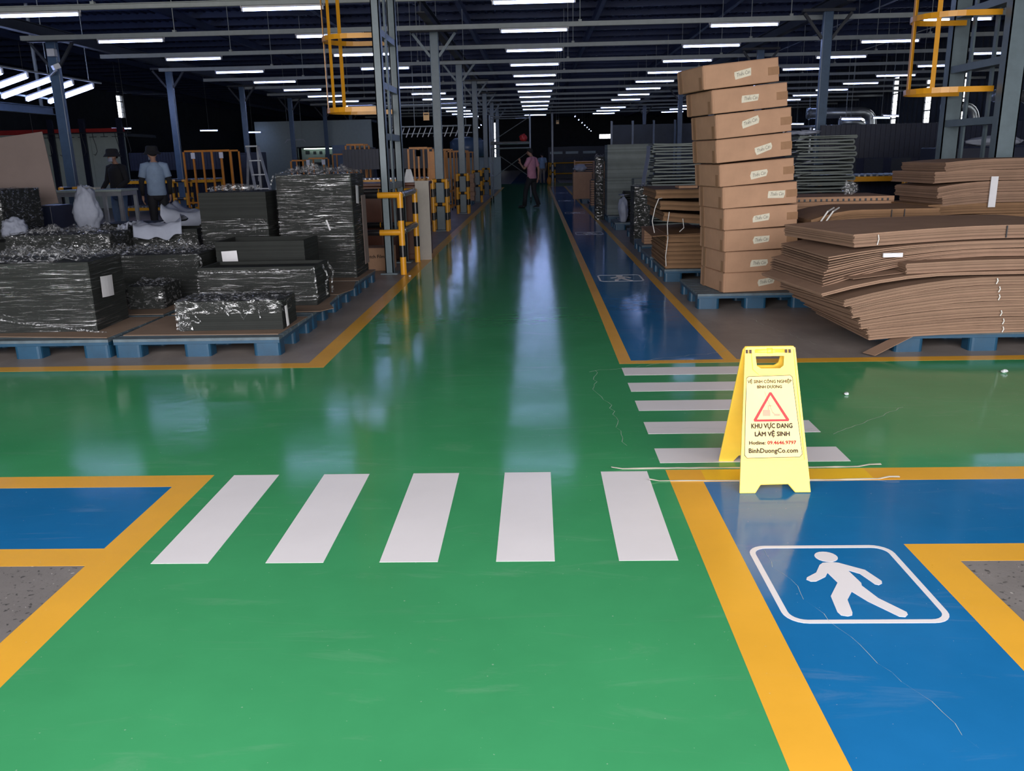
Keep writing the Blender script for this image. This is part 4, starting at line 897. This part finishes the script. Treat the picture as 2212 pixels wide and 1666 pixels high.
    for s in 'LR': mb.tube([Z('hi'+s,.02), Z('hi'+s,-.06), q('hi'+s,'kn'+s,.5), v['kn'+s], q('kn'+s,'an'+s,.5), Z('an'+s,-.02)], [.075,.092,.084,.068,.064,.062], 16)
    mb.build('trousers', trousers, t, smooth=True)
    for s in 'LR':
        a, b = v['an'+s], v['to'+s]; d = (b-a); d.z = 0; d.normalize()
        skin_mesh('shoe', {'a': (a+Vector((0,0,-.035))-d*.03, (.052,.052)), 'm': (a.lerp(b,.55)+Vector((0,0,-.005)), (.05,.042)), 't': (b+d*.04, (.044,.032))}, [('a','m'),('m','t')], shoes, t, 1)
    c = v['head']
    if hair:
        mb = MB(); HC = c+Vector((0,0,.012))-fw*.008
        def hg(u, w_):
            az = 2*PI*u; lim = math.radians(88-38*math.cos(az)); p_ = lim*w_
            k = 1+.03*noise.noise(Vector((math.cos(az)*3, math.sin(az)*3, w_*4)))
            return HC + (fw*math.cos(az)*.104 + sd*math.sin(az)*.088)*math.sin(p_)*k + Vector((0,0,.094*math.cos(p_)*k))
        mb.grid(hg, 28, 10); o = mb.build('hair', M['hair'], t, smooth=True); so = o.modifiers.new('thick','SOLIDIFY'); so.thickness = .008
    for s in (-1, 1):
        e = MB().tube([c+fw*.066+sd*s*.030+Vector((0,0,.0)), c+fw*.076+sd*s*.030+Vector((0,0,0))], .011, 8).build('eye', M['black'], t)
    if not mask: MB().beam(c+fw*.066-sd*.022+Vector((0,0,-.068)), c+fw*.066+sd*.022+Vector((0,0,-.072)), .012, .010).build('mouth', M['printp'], t)
    else:
        mb = MB(); mb.grid(lambda u, w_: c + fw*(.072*math.cos((u-.5)*1.9)+.024) + sd*(.074*math.sin((u-.5)*1.9)) + Vector((0,0,-.105+.085*w_)), 10, 5); o = mb.build('face_mask', M['foam'], t, smooth=True); so = o.modifiers.new('thick','SOLIDIFY'); so.thickness = .004
    if hat:
        prof = [(.165,-.045),(.160,-.04),(.118,.012),(.112,.02),(.104,.085),(.085,.102),(.0,.106)]; mb = MB(); nn = 24; P = c+Vector((0,0,.035)); vs = []; fs = []
        for (r_, z_) in prof:
            for k in range(nn): a = 2*PI*k/nn; vs.append(P + fw*(r_*1.08*math.cos(a)) + sd*(r_*.95*math.sin(a)) + Vector((0,0,z_)))
        for i in range(len(prof)-1):
            for k in range(nn): fs.append((i*nn+k, i*nn+(k+1)%nn, (i+1)*nn+(k+1)%nn, (i+1)*nn+k))
        mb.add(vs, fs); o = mb.build('bucket_hat', hat, t, smooth=True); so = o.modifiers.new('thick','SOLIDIFY'); so.thickness = .004
        MB().box(-.02,.02,-.001,.001,0,.02, Matrix.Translation(P+fw*.106+Vector((0,0,.06)))).build('hat_patch', M['paper'], o)
    return t
M['pink'] = plain('pink_cloth', (.50,.22,.30), .8); M['trouser'] = plain('black_cloth', (.012,.012,.016), .8); M['lblue'] = plain('light_blue_cloth', (.25,.34,.48), .8)
M['jeans'] = plain('faded_jeans', (.18,.27,.40), .8); M['blackc'] = plain('black_tshirt', (.012,.012,.014), .85); M['beige'] = plain('beige_cloth', (.22,.17,.14), .8)
person('person in a pink short-sleeved shirt and black trousers striding across the aisle', (-.13, 25, 0), 1.05, M['pink'], M['trouser'],
    dict(pelvis=(0,-.01,.92), hiL=(-.09,0,.89), hiR=(.09,-.01,.89), knL=(-.09,.15,.50), anL=(-.09,.20,.09), toL=(-.10,.37,.035), knR=(.10,-.02,.48), anR=(.11,-.17,.11), toR=(.12,-.02,.035),
         elL=(-.23,.10,1.12), wrL=(-.16,.27,1.27), haL=(-.14,.30,1.34), elR=(.25,-.10,1.12), wrR=(.25,-.08,.88), haR=(.25,-.06,.80), jaw=(0,.055,1.525), head=(0,.055,1.595), crown=(0,.05,1.66)), h=1.67)
person('person in a pale blue shirt and beige trousers far down the aisle', (.33, 46.5, 0), .2, M['lblue'], M['beige'], h=1.6)
person('person in a pale blue shirt, black trousers and bucket hat standing with back turned', (-7.18, 16.3, 0), .55, M['lblue'], M['trouser'], dict(elL=(-.25,-.03,1.11), wrL=(-.245,.04,.87), haL=(-.245,.06,.79)), hat=M['blackc'], mask=True, sleeve_m=M['blackc'], h=1.74)
person('person in a black long-sleeved top, bucket hat and face mask at the work table', (-8.38, 17.25, 0), 2.75, M['blackc'], M['jeans'], dict(elL=(-.27,.0,1.13), wrL=(-.2,.20,.98), haL=(-.18,.27,.96), elR=(.27,.0,1.13), wrR=(.22,.18,.98), haR=(.2,.25,.96)), hat=M['blackc'], mask=True, long_sleeve=True, h=1.72)
# ================================================================ MACHINES AND FURNITURE BEHIND
t = thing('work_table', 'pale work table between the two people in bucket hats', 'table', (-8.12, 16.2, 0))
MB().box(-.8, .47, -.35, .35, .98, 1.02).build('table_top', M['pale'], t, bevel=.006); MB().box(-.78, .45, -.33, .33, .90, .979).build('apron', M['alu'], t)
for x in (-.74, .12, .42):
    for yy in (-.3, .3): MB().box(x-.03, x+.03, yy-.03, yy+.03, 0, .899).build('leg', M['alu'], t)
MB().box(-.709, .389, -.32, -.28, .30, .34).build('stretcher', M['alu'], t)
heap('crumpled_paper', 'small crumpled paper on the left of the work table', 'paper', -8.45, 16.1, 1.021, .10, .08, .04, 'plastic_w', 61, sharp=.6)
tag(MB().box(-8.38, -8.2, 16.0, 16.2, 1.021, 1.06).build('small_box', M['maskt'], bevel=.003), 'small cream box on the work table', 'box')
def conveyor(label, x0, x1, y0, tiers, panel, panel_x=None, posts=True):
    t = thing('roller_conveyor', label, 'conveyor', ((x0+x1)/2, y0, 0)); a = (x1-x0)/2
    for z in tiers:
        for yy in (-.35, .35): MB().box(-a, a, yy-.03, yy+.03, z-.09, z-.01).build('side_rail', M['safety'], t)
        mb = MB(); n = int(2*a/.10)
        for k in range(n): mb.cyl((-a+.05+.1*k, -.36, z+.005), (-a+.05+.1*k, .36, z+.005), .022, 6)
        tag(mb.build('rollers', M['alu'], t), None, None, None, 'stuff')
    for x in (-a+.05, 0, a-.05):
        for yy in (-.35, .35): MB().box(x-.035, x+.035, yy-.031, yy+.031, 0, min(tiers)-.09).build('leg', M['safety'], t)
        if len(tiers) > 1: MB().box(x-.03, x+.03, .32, .38, min(tiers)-.01, max(tiers)-.091).build('upright', M['safety'], t)
    for p0, p1, z0, z1 in panel:
        pn = MB().box(p0, p1, .40, .42, z0, z1).build('panel', M['navy'], t); mb = MB()
        n = int((p1-p0)/.085)
        for k in range(n): mb.box(p0+.085*k+.01, p0+.085*k+.05, .385, .401, z0, z1)
        tag(mb.build('panel_ribs', M['navy'], pn), None, None, None, 'stuff')
    return t
conveyor('two-tier yellow roller conveyor with navy panels behind the person with back turned', -12.0, -9.0, 24.6, (.28, 1.02), [(-1.2,1.5,1.28,1.78),(-1.3,1.5,.32,.9)])
conveyor('two-tier yellow roller conveyor with navy panels behind the lattice mast', -4.9, -2.45, 21.0, (.27, 1.0), [(-1.05,1.2,1.22,1.70),(-1.1,1.2,.3,.88)])
conveyor('long yellow roller conveyor with navy panels right of the carton tower', 4.9, 8.8, 15.0, (.45, 1.02), [(-1.95,1.95,1.3,1.86),(-1.95,1.95,.5,.92)])
t = thing('bent_pipe_rail', 'bent yellow pipe rail with black foot before the right conveyor', 'rail', (5.8, 13.9, 0))
MB().tube([(0,0,.62),(0,0,.94),(.02,0,1.0),(.07,0,1.04),(.13,0,1.055),(1.2,0,1.055)], .045, 14).build('pipe', M['safety'], t, smooth=True); MB().cyl((0,0,0),(0,0,.62),.046,14).build('black_foot', M['black'], t); MB().cyl((1.2,0,0),(1.2,0,1.0),.046,14).build('post', M['black'], t)
def rack(label, x, y0, w_, h, n, rz=0, tags=True, d=.6, group=None):
    t = thing('upright_rack', label, 'rack', (x, y0, 0), rz, group)
    for yy in (-d/2, d/2):
        for k in range(n+1): MB().box(-w_/2+w_*k/n-.02, -w_/2+w_*k/n+.02, yy-.02, yy+.02, .12, h).build('post', M['orange'], t)
        MB().box(-w_/2+.021, w_/2-.021, yy-.018, yy+.018, h, h+.04).build('top_bar', M['orange'], t); MB().box(-w_/2-.02, w_/2+.02, yy-.025, yy-.0205, .5, .54).build('mid_bar', M['orange'], t); MB().box(-w_/2-.02, w_/2+.02, yy-.025, yy+.025, .07, .119).build('base_bar', M['orange'], t)
    for s in (-1, 1):
        for yy in (-d/2, d/2): MB().cyl((s*w_/2-.012, yy, .035), (s*w_/2+.012, yy, .035), .035, 10).build('caster', M['black'], t)
    if tags:
        for k in (1, n-1): MB().box(-w_/2+w_*k/n-.05, -w_/2+w_*k/n+.05, -d/2-.03, -d/2-.0255, h-.16, h-.02).build('tag', M['paper'], t)
    return t
rack('orange upright rack with paper tags left of the aluminium stepladder', -7.95, 21.4, 1.15, 1.72, 5)
rack('small orange rack behind the aluminium stepladder', -6.9, 25.5, .35, 1.45, 1, tags=False); rack('small orange rack left of the dark cabinet', -6.35, 25.5, .45, 1.5, 1)
rack('wide orange rack with a white sheet in front of the navy cabinet', -6.0, 28.5, 1.1, 1.62, 2)
rack('tall orange rack edge at the left end of the conveyor behind the mast', -4.75, 23.4, .5, 1.82, 2, tags=False)
for k in range(6): rack(f'orange rack in the row left of the aisle columns, {ORD[k]} from the front', -2.62, 20.05+(2.55*k if k < 3 else 2.55*k+.9), .45, 1.66-.03*(k%2), 2, 0, k < 2, .9, 'orange racks left of the aisle')
mb = MB().box(-.13,.16,-.46,-.44,.0,1.6); t = thing('orange_sheet', 'flat orange panel leaning on the first rack of the aisle row', 'panel', (-2.28, 20.05, 0)); mb.build('sheet', M['orange'], t)
for k, (x, yy, hh, m, l) in enumerate(((-6.55, 30, 1.95, 'steel_b', 'blue locker standing before the pale booth'), (-5.8, 29.6, 1.85, 'dark', 'black machine cabinet right of the blue locker'), (-8.9, 27.4, 1.75, 'navy', 'low navy machine block behind the orange rack'))):
    t = thing('cabinet', l, 'cabinet', (x, yy, 0)); MB().box(-.35, .35, -.3, .3, .0, hh).build('body', M[m], t, bevel=.008); MB().box(-.33, .33, -.318, -.302, .05, hh-.05).build('door', M[m], t, bevel=.004); MB().box(.22, .25, -.335, -.3185, hh*.5, hh*.58).build('handle', M['alu'], t)
t = thing('stepladder', 'aluminium stepladder standing left of the tallest wrapped stack', 'ladder', (-5.9, 19.0, 0))
for s in (-1, 1):
    MB().beam((s*.12-.25, 0, 1.78), (s*.2+.12, -.3, 0), .06, .025).build('side_rail', M['alu'], t); MB().beam((s*.10-.25, .02, 1.76), (s*.2-.5, .45, 0), .05, .025).build('rear_rail', M['alu'], t)
for k in range(1, 6): f_ = k/6; MB().box(-.25+.37*f_-.12-.07*f_, -.25+.37*f_+.12+.07*f_, -.3*f_-.04, -.3*f_+.04, 1.78*(1-f_)-.012, 1.78*(1-f_)+.012).build('step', M['alu'], t)
MB().box(-.38,-.12,-.08,.1,1.77,1.80).build('top_cap', M['alu'], t)
# overhead hanger conveyor
t = thing('hanger_conveyor', 'overhead conveyor rail with slanting white hangers left of the aisle', 'conveyor', (-3.1, 24.2, 0))
MB().cyl((-.9,0,2.30),(1.35,0,2.30),.02,8).build('rail', M['rail'], t); MB().cyl((-.9,.25,2.12),(1.35,.25,2.12),.014,8).build('guide_rail', M['rail'], t); MB().cyl((-2,0,2.86),(1.35,0,2.86),.025,8).build('upper_rail', M['rail'], t)
for k in range(15):
    x = -.85+.15*k; MB().beam((x+.06,-.05,2.25),(x-.04,-.05,2.02),.02,.045,(0,1,0)).build('hanger', M['plastic_w'], t); MB().cyl((x+.06,0,2.30),(x+.06,-.05,2.24),.008,6).build('hook', M['rail'], t)
for x in (-.8,-.2,.5,1.2): MB().cyl((x,0,2.30),(x,0,2.86),.010,6).build('drop_rod', M['rail'], t); MB().cyl((x,0,2.86),(x,0,HZ-.031),.008,6).build('rod', M['rail'], t)
for x, yy, z, m, l in ((-2.75, 22.4, 2.38, 'safety', 'small yellow notice hanging over the hangers left of the aisle'), (1.2, 48, 3.1, 'safety', 'small yellow notice hanging over the far end of the blue lane')):
    t = thing('hanging_notice', l, 'sign', (x, yy, z)); MB().box(-.075, .075, -.004, .004, 0, .19).build('board', M['safety'], t, bevel=.001); MB().box(-.06,.06,-.0055,-.0042,.13,.16).build('print_band', M['print'], t)
    for s in (-.06, .06): MB().cyl((s,0,.19),(s,0,HZ-.031-z),.004,5).build('cord', M['rail'], t)
# scaffold tower
t = thing('scaffold_tower', 'steel scaffold tower on casters blocking the left half of the aisle', 'scaffold', (-.80, 29.2, 0)); P = [(-.68,-.6),(.62,-.6),(-.68,.9),(.62,.9)]
for x, yy in P:
    MB().cyl((x,yy,.16),(x,yy,2.75),.022,8).build('standard', M['zinc'], t); MB().cyl((x-.02,yy,.075),(x+.02,yy,.075),.075,14).build('caster', M['black'], t); MB().cyl((x,yy,.07),(x,yy,.17),.014,6).build('caster_stem', M['zinc'], t)
for z in (1.72, 1.86, 2.7):
    for a, b in ((0,1),(2,3),(0,2),(1,3)): MB().cyl((*P[a],z),(*P[b],z),.018,8).build('ledger', M['zinc'], t)
for yy in (.9,): MB().cyl((-.68,yy,.75),(.62,yy,1.65),.014,6).build('brace', M['zinc'], t); MB().cyl((-.68,yy+.03,1.65),(.62,yy+.03,.75),.014,6).build('brace', M['zinc'], t)
MB().cyl((-.68,-.6,1.9),(.62,-.6,2.68),.014,6).build('brace', M['zinc'], t); MB().box(-.66,.60,-.58,.88,1.884,1.92).build('deck_board', M['dark'], t)
for x in (-.68,): 
    for z in (.45,.85,1.25): MB().cyl((x,-.6,z),(x,.9,z),.014,6).build('rung', M['zinc'], t)
heap('red_bag', 'red bag on the deck of the scaffold tower', 'bag', -.40, 28.9, 1.925, .13, .1, .13, 'red', 71)
tag(heap('orange_bag', '', 'bag', .68, 45.8, .001, .12, .12, .22, 'orange', 72, sharp=.1), 'round orange bag beside the guard at the end of the blue lane')
# slanted lamp rig at the far left
t = thing('lamp_rig', 'hanging rig of slanted bright tube lamps at the upper left', 'light', (-10.88, 0, 0)); k = 0
MB().cyl((.03,14.6,3.44),(.03,22.2,3.44),.022,8).build('upper_rail', M['rail'], t); MB().cyl((-1.16,14.6,3.08),(-1.16,22.2,3.08),.022,8).build('lower_rail', M['rail'], t)
for yy in (16.2, 17.2, 18.1, 19.0, 19.9, 20.85, 21.8):
    MB().beam((.03,yy,3.41),(-1.16,yy,3.06),.06,.03).build('batten', M['lampw'], t); MB().cyl((-.0,yy,3.33),(-1.13,yy,2.995),.048,12).build('tube', M['tube'], t)
    for e in ((.02,3.335),(-1.15,2.99)): MB().cyl((e[0],yy,e[1]-.03),(e[0],yy,e[1]+.07),.03,8).build('end_cap', M['lampw'], t)
for yy in (15, 17.6, 19.8, 21.6): MB().cyl((.03,yy,3.45),(.03,yy,HZ-.031),.010,6).build('rod', M['rail'], t)
t = thing('crane_beam', 'blue overhead beam below the slanted lamp rig', 'beam', (-12.9, 18, 0))
MB().box(-.08,.08,-7,5.5,2.78,2.80).box(-.08,.08,-7,5.5,2.96,2.98).box(-.01,.01,-7,5.5,2.80,2.96).build('girder', M['steel_b'], t)
for yy in (-5,0,5): MB().box(-.03,.03,yy-.03,yy+.03,2.98,HZ-.031).build('hanger', M['rail'], t)
t = thing('security_camera', 'white security camera on the first blue column at the left', 'camera', (-9.30, 17.30, 3.32))
MB().box(-.06,.06,-.16,.12,-.05,.05, Matrix.Rotation(-.3,4,'Y') @ Matrix.Rotation(.25,4,'X') @ Matrix.Rotation(.6,4,'Z')).build('housing', M['plastic_w'], t, bevel=.01); MB().beam((-.32,.36,-.12),(0,0,-.06),.03,.03).build('bracket', M['plastic_w'], t); MB().box(-.25,-.10,.20,.33,.22,.36).build('junction_box', M['plastic_w'], t, bevel=.008)
# pale booths on the left, far walls
t = thing('pale_booth', 'pale panelled booth with a red top stripe behind the people', 'booth', (-17.5, 30, 0))
for k in range(7): MB().box(-5+1.2*k, -5+1.2*k+1.19, 0, .06, 0, 2.52).build('panel', M['pale'], t)
MB().box(-5, 3.4, -.02, .08, 2.521, 2.68).build('red_stripe', M['red'], t); MB().box(-5,3.4,.061,2.5,2.4,2.5).build('roof_panel', M['wall'], t)
mb = MB()
d = MB().box(-.9,.0,-.03,-.002,.0,2.1).build('door', M['pale'], t); MB().box(-.98,-.9,-.04,-.001,0,2.18).box(0,.08,-.04,-.001,0,2.18).box(-.9,0,-.04,-.001,2.1,2.18).build('door_frame', M['dark'], t)
MB().cyl((-.1,-.08,1.0),(-.1,-.03,1.0),.03,10).build('knob', M['alu'], d)
for x in (.9, 2.0, 3.3): MB().box(x-.09, x+.09, -.12, -.021, 0, 3.0).build('dark_post', M['navy'], t)
t = thing('hook_line', 'row of dark hanging hooks before the pale booth', 'hooks', (-14.6, 29.0, 0)); MB().cyl((-2.2,0,2.5),(1.2,0,2.5),.02,8).build('rail', M['dark'], t)
for k in range(9): x = -2+.38*k; MB().cyl((x,0,2.5),(x,0,2.38),.012,6).build('hook_stem', M['dark'], t); MB().box(x-.12,x+.12,-.015,.015,2.36,2.38).build('cross_bar', M['dark'], t); MB().tube([(x,0,2.36),(x+.06,0,2.1),(x+.08,0,1.9),(x,0,1.78),(x-.05,0,1.82)],.010,6).build('hook', M['dark'], t) if k%3 else None
for x in (-2.1, 1.1): MB().cyl((x,0,2.5),(x,0,HZ-.031),.01,6).build('rod', M['dark'], t)
t = thing('control_room', 'pale green control room with a lit instrument panel, far left of the aisle', 'room', (-11, 42, 0))
MB().box(-2.4,-.4,0,.1,0,3.3).build('wall_panel', M['pale'], t); MB().box(1.4,3.2,0,.1,0,3.3).build('wall_panel', M['pale'], t); MB().box(-.4,1.4,0,.1,0,.9).build('wall_panel', M['pale'], t); MB().box(-.4,1.4,0,.1,2.05,3.3).build('wall_panel', M['pale'], t)
MB().box(-.46,1.46,-.03,-.001,.84,.9).box(-.46,1.46,-.03,-.001,2.05,2.11).box(-.46,-.4,-.03,-.001,.9,2.05).box(1.4,1.46,-.03,-.001,.9,2.05).build('window_frame', M['dark'], t)
pn = MB().box(-.4,1.4,.6,.66,.3,2.3).build('instrument_panel', M['pale'], t)
for x, z, w_, h_ in ((-.1,1.85,.2,.16),(.25,1.83,.14,.14),(.55,1.83,.14,.14),(-.2,1.35,.08,.26),(.3,1.3,.5,.16),(.9,1.5,.3,.5),(.1,1.2,.05,.3)): MB().box(x-w_/2,x+w_/2,.57,.599,z-h_/2,z+h_/2).build('gauge', M['dark'], pn)
MB().cyl((-.2,.35,2.02),(1.2,.35,2.02),.02,8).build('tube_lamp', emit('room_lamp',(.8,1,.85),4), t)
MB().box(-2.4,3.2,.1,5,3.2,3.3).build('roof_panel', M['wall'], t)
t = thing('tube_lamp_bracket', 'small white hanging bracket before the control room', 'lamp', (-10.4, 38, 2.35)); MB().cyl((-.35,0,.0),(.35,0,.0),.018,8).build('bar', M['plastic_w'], t); 
for s in (-1,1): MB().cyl((s*.35,0,0),(s*.45,-.02,-.12),.016,6).build('arm', M['plastic_w'], t); MB().cyl((s*.3,0,0),(s*.3,0,HZ-.031-2.35),.008,5).build('rod', M['rail'], t)
t = thing('panel_wall', 'tall grey panelled enclosure behind the folded mats, right of the aisle', 'enclosure', (4.2, 36, 0))
for k in range(4): MB().box(-1.1+.85*k, -1.1+.85*k+.83, 0, .08, 0, 2.6).build('panel', M['wall'], t); MB().box(-1.12+.85*k-.04, -1.12+.85*k+.04, -.06, -.001, 0, 2.75).build('post', M['steel_b'], t)
t = thing('far_machine', 'dark machine block with a pale name strip at the far end right of the aisle', 'machine', (3.2, 56, 0)); MB().box(-2.4,1.6,0,2,0,2.0).build('body', M['dark'], t, bevel=.02)
for x in (-1.9,-.9,.2): MB().box(x-.4,x+.4,-.02,-.001,1.55,1.7).build('strip', M['pale'], t); MB().box(x-.42,x+.42,-.02,-.001,.3,1.3).build('hatch', M['wall'], t)
MB().cyl((-2.4,-.4,1.0),(1.6,-.4,1.0),.04,10).build('barrier', M['safety'], t); MB().cyl((-2.4,-.4,.35),(1.6,-.4,.35),.04,10).build('barrier', M['safety'], t)
for x in (-2.4, -.4, 1.6): MB().cyl((x,-.4,0),(x,-.4,1.05),.04,10).build('barrier_post', M['safety'], t)
t = thing('blue_tank', 'blue rounded tank behind the orange racks left of the aisle', 'tank', (-2.9, 37.5, 0)); MB().tube([(0,0,1.45),(0,0,1.5),(0,0,2.1),(0,0,2.25),(0,0,2.3)],[.3,.75,.75,.55,.1],20).build('vessel', M['steel_b'], t, smooth=True)
for a in range(4): MB().cyl((.5*math.cos(a*PI/2+.8),.5*math.sin(a*PI/2+.8),0),(.5*math.cos(a*PI/2+.8),.5*math.sin(a*PI/2+.8),1.5),.04,8).build('leg', M['steel_b'], t)
tag(MB().box(-4.4,-1.6,40,40.2,0,1.45).build('white_partition', M['pale'], bevel=.01), 'low pale partition behind the orange racks left of the aisle', 'partition')
# ducts by the windows on the right
def duct(label, pts, r): 
    t = thing('air_duct', label, 'duct', (0,0,0)); P = [Vector(p) for p in pts]; out_ = [P[0]]
    for i in range(1, len(P)-1):
        a, b, c = P[i-1], P[i], P[i+1]; L1 = min(.5, (a-b).length*.45); L2 = min(.5, (c-b).length*.45); s, e = b+(a-b).normalized()*L1, b+(c-b).normalized()*L2
        for k in range(7): u = k/6; out_.append(s*(1-u)**2 + b*2*u*(1-u) + e*u*u)
    out_.append(P[-1]); MB().tube(out_, r, 16).build('pipe', M['zinc'], t, smooth=True)
    if out_[0].z > 2: MB().cyl(out_[0].lerp(out_[3],.3)+Vector((0,0,r)), Vector((out_[0].lerp(out_[3],.3).x, out_[0].y, HZ-.031)), .012, 6).build('rod', M['rail'], t)
    for p, q_ in ((out_[0], out_[1]), (out_[-1], out_[-2])): d = (q_-p).normalized(); MB().cyl(p+d*.05, p+d*.11, r*1.12, 16).build('flange', M['zinc'], t)
    return t
duct('large bent zinc duct before the far windows, left one', [(11.5,38,2.95),(14.2,38,2.95),(14.2,38,1.2)], .22)
duct('slim bent zinc duct below the large one', [(12.2,36,2.5),(13.2,36,2.5),(13.2,36,1.352)], .15)
duct('bent zinc duct before the right windows', [(13.5,30,2.75),(14.6,30,2.75),(14.6,30,1.2)], .16)
duct('bent zinc duct at the right edge behind the lattice mast', [(13.6,27,2.9),(14.8,27,2.9),(14.8,27,1.4)], .16)
t = thing('machine_line', 'dark machine line with pipes below the right windows', 'machine', (10.5, 33, 0)); MB().box(-2.5,4.6,0,4,0,1.35).build('body', M['navy'], t, bevel=.03)
for k in range(7): MB().box(-2.3+1.0*k,-1.6+1.0*k,-.03,-.001,.3,1.1).build('hatch', M['dark'], t); MB().cyl((-2.2+1.0*k,.5,1.35),(-2.2+1.0*k,.5,2.3),.04,8).build('stack_pipe', M['zinc'], t)
MB().cyl((-2.5,.5,2.3),(4.6,.5,2.3),.05,8).build('header_pipe', M['zinc'], t)
for k in range(9):
    x, yy = (8.6,24.5) if k == 0 else (9.5+1.15*(k%4), 25.5+2.2*k)
    t = dup(lp, (x, yy, 2.25+.12*(k%3)), .5); tag(t, f'short lit lamp low over the machines at the right, {ORD[k]} from the front', 'light', 'low lamps over the right machines'); t.scale = (.6,1,1)
    MB().cyl((0,0,.05),(0,0,HZ-.031-2.25-.12*(k%3)),.006,5).build('rod', M['rail'], t)
for k, (x, yy, z) in enumerate(((-17,36,2.9),(-14.5,39,2.85),(-13.2,41,2.8),(-22,26,2.6))):
    t = dup(lp, (x, yy, z), .3); tag(t, f'distant short lit lamp above the pale booth, {ORD[k]} of four', 'light', 'distant lamps above the booth'); t.scale = (.6,1,1)
    MB().cyl((0,0,.05),(0,0,HZ-.031-z),.006,5).build('rod', M['rail'], t)
mb = MB()
mb.tube([(-6,15.4,4.35),(0,15.4,4.4),(8,15.4,4.45)], .02, 8); t = thing('sprinkler_pipe', 'thin red pipe running across under the roof', 'pipe', (0,0,0)); mb.build('pipe', M['red'], t)
for x in (-5,0,5): MB().cyl((x,15.4,4.42),(x,15.4,HZ-.17),.006,5).build('rod', M['rail'], t)
